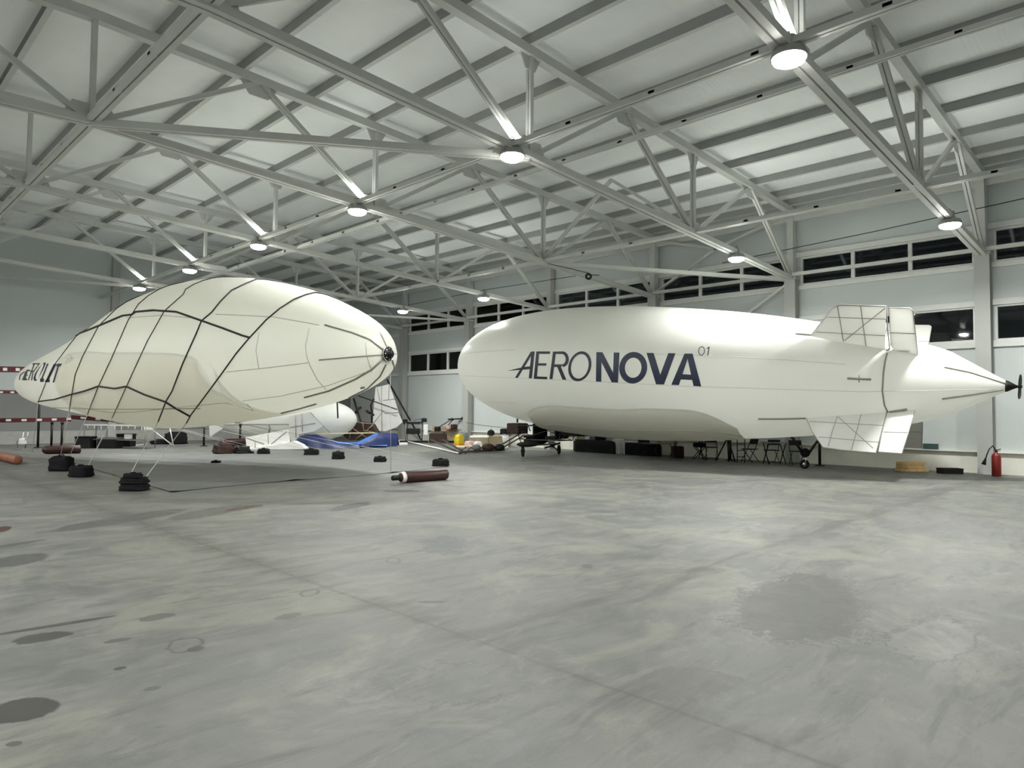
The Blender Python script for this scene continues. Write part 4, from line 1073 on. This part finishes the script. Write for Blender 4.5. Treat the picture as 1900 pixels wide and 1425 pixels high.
b = MB(); b.grid([[F(560+i*17, 827)+ZZ*.11 for i in range(7)], [F(560+i*17, 829.5)+ZZ*.10 for i in range(7)]]); b.grid([[F(600+i*17, 828)+ZZ*.10 for i in range(8)], [F(600+i*17, 830.5)+ZZ*.07 for i in range(8)]]); obj('lining_fold', b, 'blue_l', t, label='light blue hem along the floor')
b = MB(); q0 = F(640, 826); b.bar(AT(557, 805, q0), AT(696, 803, q0), .03, .05); tag(obj('long_batten', b, 'cream'), 'long pale batten resting on the blue tarpaulin', 'batten', None, 'thing')

# dark brown gondola under construction, its propellers and poles
p = F(668, 824)
t = thing('bare_gondola', 'dark brown half-built gondola with open tube frame beside the blue tarpaulin', 'gondola', p)
b = MB(); b.prism([AT(*q, p+HY*.5) for q in ((634, 803), (650, 792), (656, 784), (672, 782), (693, 787), (703, 804), (690, 816), (652, 816))], HY*.9); obj('canvas_shell', b, 'brown', t)
b = MB()
for seg in (((655, 783), (693, 787)), ((650, 792), (680, 812)), ((673, 784), (675, 800)), ((674, 798), (697, 803)), ((652, 792), (648, 815)), ((692, 788), (676, 803)), ((676, 803), (660, 815))): b.tube([AT(*seg[0], p-HY*.02), AT(*seg[1], p-HY*.02)], .022, 6)
obj('tube_frame', b, 'tan', t)
def propeller(cu, cv_, blades, lb, dp):
    c = AT(cu, cv_, F(668, 820)+HY*.16); t = thing('propeller', lb, 'propeller', c, 'propellers of the half-built gondola')
    for (u, v) in blades:
        e = AT(u, v, c); d = e-c; n_ = d.normalized().cross(FW).normalized()
        b = MB(); b.prism([c+n_*.03, c+d*.45+n_*.10, c+d*.9+n_*.09, e, c+d*.8-n_*.07, c-n_*.03], HY*.03); obj('blade', b, 'brown', t)
    b = MB(); b.cyl(c-HY*.08, c+HY*.12, .07, 12); obj('hub', b, 'dark', t)
propeller(662, 763, ((671, 755), (654, 771)), 'red-brown two-blade propeller beside the round nose of the third hull', 28.6)
propeller(686, 766, ((679, 761), (694, 772)), 'red-brown two-blade propeller in front of the tall white fin', 28.2)
def pole(pts, r, m, lb, name='pole', cat='pole'):
    b = MB(); b.tube(pts, r, 8); return tag(obj(name, b, m), lb, cat, None, 'thing')
q = F(668, 820)+HY*.3
pole([AT(656, 739, q), AT(675, 800, q), Vector((AT(676, 803, q).x, AT(676, 803, q).y, .0))], .05, 'dark', 'thick black pole standing up from the half-built gondola')
pole([Vector((AT(690, 806, q).x, AT(690, 806, q).y, .0)), AT(690, 806, q), AT(690, 790, q), AT(690, 765, q), AT(688, 752, q), AT(694, 740, q)], .05, 'dark', 'crooked black strut between the two red-brown propellers')
q = F(781, 818)
pole([F(782, 818)+ZZ*.03, AT(752, 764, q), AT(718, 704, q)], .045, 'dark', 'long black pole slanting from the floor up to the netted airship hub')
q = FB(722, 816, 22.3)
pole([AT(664, 734, q-HY*.4), AT(737, 760, q-HY*.4)], .028, 'dark', 'thin black rod slanting across the tall white fin')
p = F(625, 822)
t = thing('motor_pylon', 'small dark motor pylon lying above the blue tarpaulin', 'motor pylon', p)
b = MB(); b.prism([AT(*q, p) for q in ((610, 782), (615, 774), (626, 777), (624, 782))], HY*.2); obj('motor_casing', b, 'dark', t)
b = MB(); b.bar(AT(614, 774, p), AT(642, 771, p), .06, .05); b.bar(AT(622, 781, p), AT(648, 783, p), .06, .05); b.tube([AT(640, 782, p), AT(650, 790, p)], .05, 8); obj('pylon_arm', b, 'dark', t)
b = MB(); b.cyl(AT(644, 785, p), AT(662, 782, p), .09, 12); obj('pylon_sleeve', b, 'white', t)

# tool trolley
p = F(770, 821)
t = thing('tool_trolley', 'dark tool trolley heaped with parts beside the slanting black pole', 'trolley', p)
b = MB(); q0, q1 = AT(748, 785, p), AT(782, 785, p); b.prism([q0, q1, q1+HY*.7, q0+HY*.7], (0, 0, .12)); obj('trolley_top', b, 'dark', t)
for q in (q0.lerp(q1, .15), q0.lerp(q1, .97), q0.lerp(q1, .15)+HY*.6, q0.lerp(q1, .97)+HY*.6):
    b = MB(); b.tube([q, Vector((q.x, q.y, 0))], .025, 6); obj('leg', b, 'grey', t)
b = MB(); b.rbox(AT(766, 800, p+HY*.35), (.75, .55, .3), -YAW); obj('drawer_box', b, 'dark', t)
for (u, v, a_, c_, m, nm, lb) in ((752, 781, .25, .14, 'dark', 'toolbox', 'small dark toolbox on one end of the tool trolley'), (787, 781, .28, .2, 'dark', 'toolbox', 'dark toolbox on the far end of the tool trolley'), (769, 784, .5, .06, 'grey', 'parts_tray', 'grey parts tray in the middle of the tool trolley')):
    q = AT(u, v, p+HY*.3); q.z = max(q.z, q0.z+.06+c_/2); b = MB(); b.rbox(q, (a_, .22, c_), -YAW); tag(obj(nm, b, m), lb, nm.split('_')[-1], None, 'thing')
b = MB(); b.rbox(AT(790, 797, p), (.22, .06, .55), -YAW); tag(obj('white_bottle_crate', b, 'white'), 'upright white crate leaning beside the tool trolley', 'crate', None, 'thing')
for i, (u, v, a_, m, lb) in enumerate(((742, 812, 1.3, 'grey', 'grey metal plank lying nearest the tall white fin'), (768, 815, 1.5, 'dark', 'black plank lying under the tool trolley'), (752, 820, 1.7, 'white', 'white plank lying in front of the tool trolley'), (741, 825, .75, 'white', 'short white plank on the floor at the tarpaulin corner'))):
    q = FB(u, v, 22.4); b = MB(); b.box(q+ZZ*.05, (a_, .3, .10), Matrix.Rotation(-YAW+.15*i, 3, 'Z')); tag(obj('loose_plank', b, m), lb.replace(' nearest', ' beside'), 'plank', 'loose planks', 'thing')
pole([F(722, 813)+ZZ*.05, F(850, 843)+ZZ*.05], .035, 'white', 'long white pole lying along the floor between the airships')
q = F(785, 818)
pole([AT(768, 780, q), AT(790, 775, q), AT(822, 777, q), AT(838, 778, q)], .012, 'rope_d', 'thin dark cord arching from the tool trolley to the motor arm', 'cord', 'cord')
pole([AT(838, 778, F(840, 820)), AT(885, 788, F(880, 826)), AT(965, 797, F(968, 836))], .012, 'rope_d', 'thin dark cord from the motor arm to the gondola', 'cord', 'cord')

# motor arm on a tripod over the cardboard crate
p = F(822, 822)
t = thing('cardboard_box', 'big beige cardboard box half open below the motor arm', 'box', p)
b = MB(); b.rbox(F(840, 822)+ZZ*.42+HY*.4, (.95, .8, .62), -YAW, .03); obj('carton', b, 'tan', t)
b = MB(); q0, q1 = AT(800, 800, p), AT(828, 800, p); b.prism([q0, q1, q1+HY*.7+ZZ*.2, q0+HY*.7+ZZ*.25], (0, 0, .03)); obj('flap', b, 'tan', t)
b = MB(); b.rbox(F(812, 822)+ZZ*.25+HY*.3, (.9, .7, .5), -YAW, .03); tag(obj('dark_crate', b, 'brown'), 'dark brown crate under the flap of the beige box', 'crate', None, 'thing')
t = thing('motor_boom', 'black motor arm on a pair of legs above the beige box', 'motor arm', F(838, 822))
q = F(838, 822)+HY*.1
for seg in (((838, 778), (812, 794)), ((840, 779), (828, 794))): b = MB(); b.bar(AT(*seg[0], q), AT(*seg[1], q), .06, .05); obj('arm_leg', b, 'dark_tube', t)
b = MB(); b.bar(AT(831, 778, q), AT(858, 777, q), .06, .07); b.ell(AT(839, 778, q), (.22, .18, .14)); obj('arm_beam', b, 'dark', t)
b = MB(); b.prism([AT(*u_, q) for u_ in ((856, 775), (860, 772), (865, 772), (866, 778), (862, 778), (857, 779))], HY*.16); obj('motor_head', b, 'dark', t)
for i, (u, v, sz, m, lb) in enumerate(((812, 796, .3, 'dark', 'small dark part lying on the flap of the beige box'), (833, 793, .26, 'pink', 'small pinkish parcel on top of the beige box'), (842, 792, .34, 'brown', 'round brown lump on top of the beige box'), (855, 797, .5, 'grey', 'grey-green sack behind the yellow bag'))):
    q = AT(u, v, FB(838, 822)+HY*(.4 if i < 3 else .9)); b = bag_mesh(sz, sz*.8, sz*.7, 90+i); q2 = q-ZZ*sz*.35
    o = obj('parts_bag', b, m); o.location = q2 if i < 3 else FB(858, 815, 23.3); o.scale = (1, 1, 1) if i < 3 else (1, 1, 1.7); tag(o, lb, 'bag', None, 'thing')
p = FB(852, 823, 22.2)
t = thing('yellow_bag', 'bright yellow bag with an orange foot beside the beige box', 'bag', p)
b = bag_mesh(.42, .34, .52, 60); obj('sack', b, 'yellow', t, local=True)
b = bag_mesh(.46, .40, .14, 61); obj('sack_foot', b, 'orange', t, local=True)

# low dark lattice frame and boom poles on the floor
p = F(893, 842)
t = thing('lattice_frame', 'low dark lattice frame lying on the floor in front of the white crates', 'lattice frame', p)
A_, B_ = F(852, 842)+ZZ*.06, F(936, 838)+ZZ*.06
b = MB(); b.tube([A_, B_], .03, 6); b.tube([A_+HY*.6, B_+HY*.6], .03, 6)
for f in (0, .33, .66, 1): q = A_.lerp(B_, f); b.tube([q, q+HY*.6], .024, 6)
obj('frame_rail', b, 'dark_tube', t)
b = MB(); tp = [AT(u, 829, F(893, 840)+HY*.3) for u in (862, 930)]; b.tube(tp, .02, 6)
for f in np.linspace(0, 1, 8): q = A_.lerp(B_, f); b.tube([q+HY*.3, tp[0].lerp(tp[1], min(1, f+.06))], .016, 6)
obj('lattice_web', b, 'dark_tube', t)
for (u, sz, m) in ((905, .35, 'brown'), (883, .26, 'grey'), (926, .3, 'dark')): b = MB(); b.ell(F(u, 840)+HY*.3+ZZ*.2, (sz*1.5, sz, sz), -YAW, jit=.08); obj('frame_fitting', b, m, t)
for (s, e, lb) in (((798, 817), (855, 843), 'dark boom pole lying toward the lattice frame, the near one'), ((822, 818), (864, 842), 'dark boom pole lying toward the lattice frame, the far one')):
    pole([AT(s[0], s[1], F(820, 828))+ZZ*.04, F(*e)+ZZ*.05], .04, 'dark_tube', lb.replace('the near one', 'passing the tool trolley').replace('the far one', 'passing the yellow bag'))
for (s, e, lb) in (((934, 823), (971, 801), 'upper dark pole rising from the lattice frame to the gondola'), ((936, 829), (972, 808), 'lower dark pole rising from the lattice frame to the gondola')):
    pole([AT(s[0], s[1], F(934, 838)), AT(e[0], e[1], gp(-.4, .9, 1))], .03, 'dark_tube', lb)
# white crates and helmets
blk('white_crate', 889, 829, 34, 20, 'tan', 'beige crate with torn white wrapping, beneath the black helmet', 'crate', .5, lid='white')
blk('white_crate', 918, 829, 26, 20, 'tan', 'beige crate with white straps, beside the white drum', 'crate', .5, lid='tan')
p = F(936, 828); b = MB(); b.lathe([(.2, 0), (.22, .05), (.22, .5), (.2, .56), (.05, .58)], p, (0, 0, 1), 20); t = thing('white_drum', 'white drum standing at the end of the beige crates', 'drum', p); obj('drum_shell', b, 'white', t)
b = MB(); b.torus(p+ZZ*.56, (0, 0, 1), .205, .018); obj('drum_rim', b, 'grey', t)
def helmet(u, v, dpt, sz, lb, spike):
    c = AT(u, v, F(dpt, 829)+HY*.35); t = thing('helmet', lb, 'helmet', c, 'black helmets')
    b = MB(); b.ell(c+ZZ*.02, (sz, sz, sz*.85)); obj('helmet_shell', b, 'black', t)
    b = MB(); b.torus(c-ZZ*.06, (0, 0, 1), sz*.46, .025); obj('helmet_rim', b, 'dark', t)
    if spike: b = MB(); b.cyl(c+ZZ*sz*.35, c+ZZ*(sz*.35+.14), .012, 6); obj('antenna', b, 'dark', t)
helmet(911, 804, 905, .36, 'round black helmet with a short aerial on the beige crates', True)
p = AT(936, 808, F(936, 828)+HY*.25); b = MB(); b.lathe([(.20, 0), (.22, .04), (.22, .28), (.19, .33), (.05, .34)], p, (0, 0, 1), 20); t = thing('black_bucket', 'black bucket upside down beside the black helmet', 'bucket', p); obj('bucket_shell', b, 'black', t)
b = MB(); b.torus(p+ZZ*.01, (0, 0, 1), .22, .015); obj('bucket_rim', b, 'dark', t)
for (u, sz, m, lb) in ((873, .5, 'pink', 'crumpled pinkish plastic bag by the foot of the nose column'), (885, .45, 'white', 'crumpled white plastic bag in front of the beige crates')):
    p = F(u, 829); t = thing('plastic_bag', lb, 'bag', p); obj('sack', bag_mesh(sz, sz*.8, sz*.55, int(u)), m, t, local=True)
b = MB(); b.box(F(893, 833)+ZZ*.10, (2.4, .5, .05), Matrix.Rotation(-YAW, 3, 'Z')); tag(obj('long_board', b, 'cream'), 'long pale board lying across the lattice frame', 'board', None, 'thing')
# cream foam wedge
p = F(978, 829)
t = thing('foam_wedge', 'cream foam wedge standing behind the gondola wheel', 'wedge', p)
b = MB(); q = [AT(*u_, p) for u_ in ((963, 828), (992, 828), (993, 808), (972, 808))]; b.prism([q[0]+HY*.2, q[1]+HY*.2, q[2]+HY*.3, q[3]+HY*.3], HY*.5); obj('wedge_block', b, 'cream', t)

# draped tables, folding tables and chairs along the window wall
def draped(u0, u1, vt, vb, m, lb, dp=.9):
    a_, c_ = FB(u0, vb, 22.9), FB(u1, vb, 22.9); hh = AT((u0+u1)/2, vt, (a_+c_)/2).z
    t = thing('draped_table', lb, 'table', (a_+c_)/2, 'cloth covered tables')
    n = 26; rows = []
    for f, z in ((0, 0), (.02, hh*.5), (.05, hh*.95), (.12, hh), (.9, hh), (1, 0)):
        row = []
        for i in range(n+1):
            g_ = i/n; q = a_.lerp(c_, g_)+HY*(dp*f)+HY*(.018*math.sin(g_*31+2*math.sin(g_*9))*(1-z/hh) if z < hh*.9 else 0); row.append(Vector((q.x, q.y, max(.01, z*(1-.12*(1 if i in (0, n) else 0))))))
        rows.append(row)
    b = MB(); b.grid(rows)
    for i in (0, n): b.add([r[i] for r in rows], [(0, 1, 2, 3, 4, 5)])
    obj('table_drape', b, m, t)
    b = MB(); q0, q1 = a_+HY*.12, c_+HY*.12; b.prism([q0+ZZ*(hh-.05), q1+ZZ*(hh-.05), q1+HY*.65+ZZ*(hh-.05), q0+HY*.65+ZZ*(hh-.05)], (0, 0, .03)); obj('tabletop', b, 'grey', t)
    return t
draped(1067, 1141, 817, 838, 'black', 'long table under a black cloth, closest to the gondola')['label'] = 'long black cloth covered table beside the gondola equipment'
draped(1143, 1160, 815, 838, 'greycloth', 'small table under a greyish white cloth between the black ones')
draped(1162, 1228, 823, 841, 'black', 'lower black cloth covered table beside the folding chairs')
q = F(1100, 838)+HY*.45; q.z = AT(1100, 817, F(1100, 838)).z; t = thing('cloth_bundle', 'grey bundle of cloth on the long black table', 'bundle', q); obj('sack', bag_mesh(.9, .5, .26, 71), 'grey', t, local=True)
q = F(1078, 838)+HY*.4; q.z = AT(1078, 817, F(1078, 838)).z; t = thing('parts_bin', 'small beige parts bin on one end of the long black table', 'bin', q); b = MB(); b.rbox(q+ZZ*.09, (.35, .25, .18), -YAW); obj('bin_shell', b, 'tan', t)
for (u, v, lb) in ((1116, 812, 'black flight case standing on the long black table'), (1198, 818, 'black monitor standing on the lower black table')):
    q = FB(u, 838, 23)+HY*.4; h0 = AT(u, 817 if u < 1150 else 822, FB(u, 838, 23)).z; b = MB(); b.rbox(q+ZZ*(h0+.17), (.45, .12 if u > 1150 else .3, .34), -YAW); tag(obj('flight_case' if u < 1150 else 'monitor', b, 'dark'), lb, 'case' if u < 1150 else 'monitor', None, 'thing')
def folding_chair(label, p, rot):
    t = thing('folding_chair', label, 'chair', (0, 0, 0), 'folding chairs by the window wall')
    for s in (-1, 1):
        b = MB(); b.tube([(s*.20, -.24, 0), (s*.20, .05, .46), (s*.20, .19, .80)], .013, 6); obj('leg', b, 'dark', t, local=True)
        b = MB(); b.tube([(s*.18, .24, 0), (s*.18, -.16, .45)], .013, 6); obj('leg', b, 'dark', t, local=True)
    b = MB(); b.rbox((0, -.02, .455), (.40, .40, .03)); obj('seat', b, 'dark', t, local=True)
    b = MB(); b.tube([(-.20, .19, .80), (.20, .19, .80)], .013, 6); b.rbox((0, .165, .72), (.38, .025, .16)); obj('backrest', b, 'dark', t, local=True)
    b = MB(); b.tube([(-.2, -.20, .06), (.2, -.20, .06)], .010, 6); b.tube([(-.18, .20, .06), (.18, .20, .06)], .010, 6); obj('stretcher', b, 'dark', t, local=True)
    t.location = p; t.rotation_euler = (0, 0, rot); return t
ch = folding_chair('black folding chair beside the lower black table', FB(1203, 842, 22.8), .3)
for (u, v, r_, lb) in ((1320, 849, 1.9, 'black folding chair with an open hoop back, next to the barrier post'), (1478, 855, -.9, 'black folding chair just behind the tail wheel legs'), (1432, 853, 2.4, 'black folding chair tucked at the small table by the tail'), (1392, 851, 2.9, 'black folding chair turned edge-on between barrier post and small table')):
    dup(ch, label=lb, loc=FB(u, v, 22.9), rotz=r_)
def folding_table(p, wd, dp, h, m, lb, rot):
    t = thing('folding_table', lb, 'table', p, 'folding tables by the window wall'); R = Matrix.Rotation(rot, 3, 'Z')
    def L_(x, y, z): return Vector(p)+R@Vector((x, y, z))
    b = MB(); b.box(L_(0, 0, h), (wd, dp, .035), R); obj('tabletop', b, m, t)
    for s in (-1, 1):
        for sg in (-1, 1): b = MB(); b.tube([L_(s*wd*.38, sg*dp*.42, 0), L_(s*wd*.38, -sg*dp*.42, h-.02)], .018, 6); obj('leg', b, 'dark', t)
    return t
folding_table(FB(1232, 846, 22.9), .9, .5, .52, 'tan', 'low folding table with a wooden top beside a black chair', -YAW+.2)
folding_table(FB(1277, 847, 22.9), 1.25, .6, .74, 'dark', 'long folding table with crossed black legs under the keel', -YAW)
folding_table(FB(1437, 852, 22.8), .75, .6, .72, 'grey', 'small folding table by the tail wheel', -YAW)
b = MB(); p = FB(1257, 846, 22.9); b.rbox(p+ZZ*.22, (.42, .4, .44), -YAW); tag(obj('storage_box', b, 'brown'), 'dark red-brown storage box under the long folding table', 'box', None, 'thing')
p = FB(1298, 848, 22.9); t = thing('folding_stool', 'black folding stool with crossed legs beside the long folding table', 'stool', p)
b = MB(); b.rbox(p+ZZ*.52, (.42, .36, .16), -YAW, .3); obj('seat', b, 'black', t)
for s in (-1, 1):
    for sg in (-1, 1): b = MB(); b.tube([p+HX*(.24*sg)+HY*.15*s, p-HX*(.18*sg)+HY*.15*s+ZZ*.46], .015, 6); obj('leg', b, 'dark', t)
p = FB(1343, 853, 22.6); t = thing('light_tripod', 'black tripod standing in front of the folding chairs', 'tripod', p)
for e in ((1328, 853), (1352, 853), (1364, 850)): b = MB(); b.tube([FB(*e, 22.6), AT(1350, 812, p)], .025, 6); obj('leg', b, 'dark', t)
p = FB(1375, 855, 22.4); t = thing('step_ladder', 'small dark step ladder against the light wall', 'ladder', p)
q0, q1 = p-HX*.13, p+HX*.13
for q in (q0, q1): b = MB(); b.tube([q, q+ZZ*.85], .016, 6); obj('rail', b, 'dark', t)
for z in (.2, .42, .64): b = MB(); b.tube([q0+ZZ*z, q1+ZZ*z], .013, 6); obj('rung', b, 'dark', t)

# by the window wall, beyond the tail
for i, (u, wpx, v0, v1, lb) in enumerate(((1697, 52, 867, 861, 'bottom pale pine board of the short stack by the plinth'), (1694, 42, 861, 855, 'middle pale pine board of the short stack by the plinth'), (1695, 45, 855, 849, 'top pale pine board of the short stack by the plinth'))):
    p0 = FB(1690, 868, 23.0); s = pxm(p0); z0 = (867-v0)*s
    b = MB(); q = AT(u, 866, p0); b.rbox(Vector((q.x, q.y, z0+3*s))+HY*.15, (wpx*s, .32, 5.6*s), -YAW+.04*i, .04); tag(obj('pine_board', b, 'wood'), lb, 'board', 'pine boards by the plinth', 'thing')
blk('tool_case', 1769, 874, 38, 10, 'dark', 'low black tool case on the floor by the plinth', 'case', .55, lid='black', p=FB(1769, 874, 23.1))
p = FB(1726, 862, 23.5); s = pxm(p); q = AT(1727, 834, p); b = MB(); b.rbox(Vector((WX-.06, AX(1727, 834, WX-.06).y, .645+.09)), (.12, 20*s*1.25, .17), 0, .1); tag(obj('ledge_box', b, 'tealgrey'), 'small dark green box on the plinth ledge beside the fin', 'box', None, 'thing')
p = FB(1849, 876, 23.25); s = pxm(p)
t = thing('fire_extinguisher', 'red fire extinguisher with a black hose standing by the column', 'fire extinguisher', p)
r_ = 7.6*s; H_ = 50*s
b = MB(); b.lathe([(r_*.9, 0), (r_, .02), (r_, H_*.74), (r_*.8, H_*.82), (r_*.35, H_*.87), (r_*.3, H_*.9)], p, (0, 0, 1), 28); obj('tank', b, 'red', t)
b = MB(); b.cyl(p+ZZ*H_*.9, p+ZZ*H_*.95, r_*.35, 12); b.bar(p+ZZ*H_*.96-HX*.02, p+ZZ*H_*1.0+HX*.13, .03, .02); b.bar(p+ZZ*H_*.93-HX*.02, p+ZZ*H_*.93+HX*.11, .03, .015); obj('valve_handle', b, 'dark', t)
b = MB(); b.tube([p+ZZ*H_*.93, AT(1842, 827, p), AT(1835, 834, p), AT(1831, 844, p), AT(1829, 851, p)], .016, 8); obj('hose', b, 'dark', t)
b = MB(); b.cyl(AT(1829, 850, p), AT(1825, 862, p), .02, 12, .06); obj('hose_horn', b, 'dark', t)
# pulley hanging from the roof near the third truss
p = AT(1092, 513, (17.6, YK(2)-1.5, 6.4))
t = thing('cable_pulley', 'small dark pulley block hanging under the roof above the AERONOVA hull', 'pulley', p)
b = MB(); b.torus(p, HY, .08, .035, 18, 6); obj('pulley_wheel', b, 'dark', t)
b = MB(); b.tube([nd(17.05, 2)+ZZ*.02, p+ZZ*.12], .012, 6); b.tube([p+ZZ*.05, p+HX*.35+ZZ*.05], .014, 6); obj('pulley_line', b, 'rope_d', t)
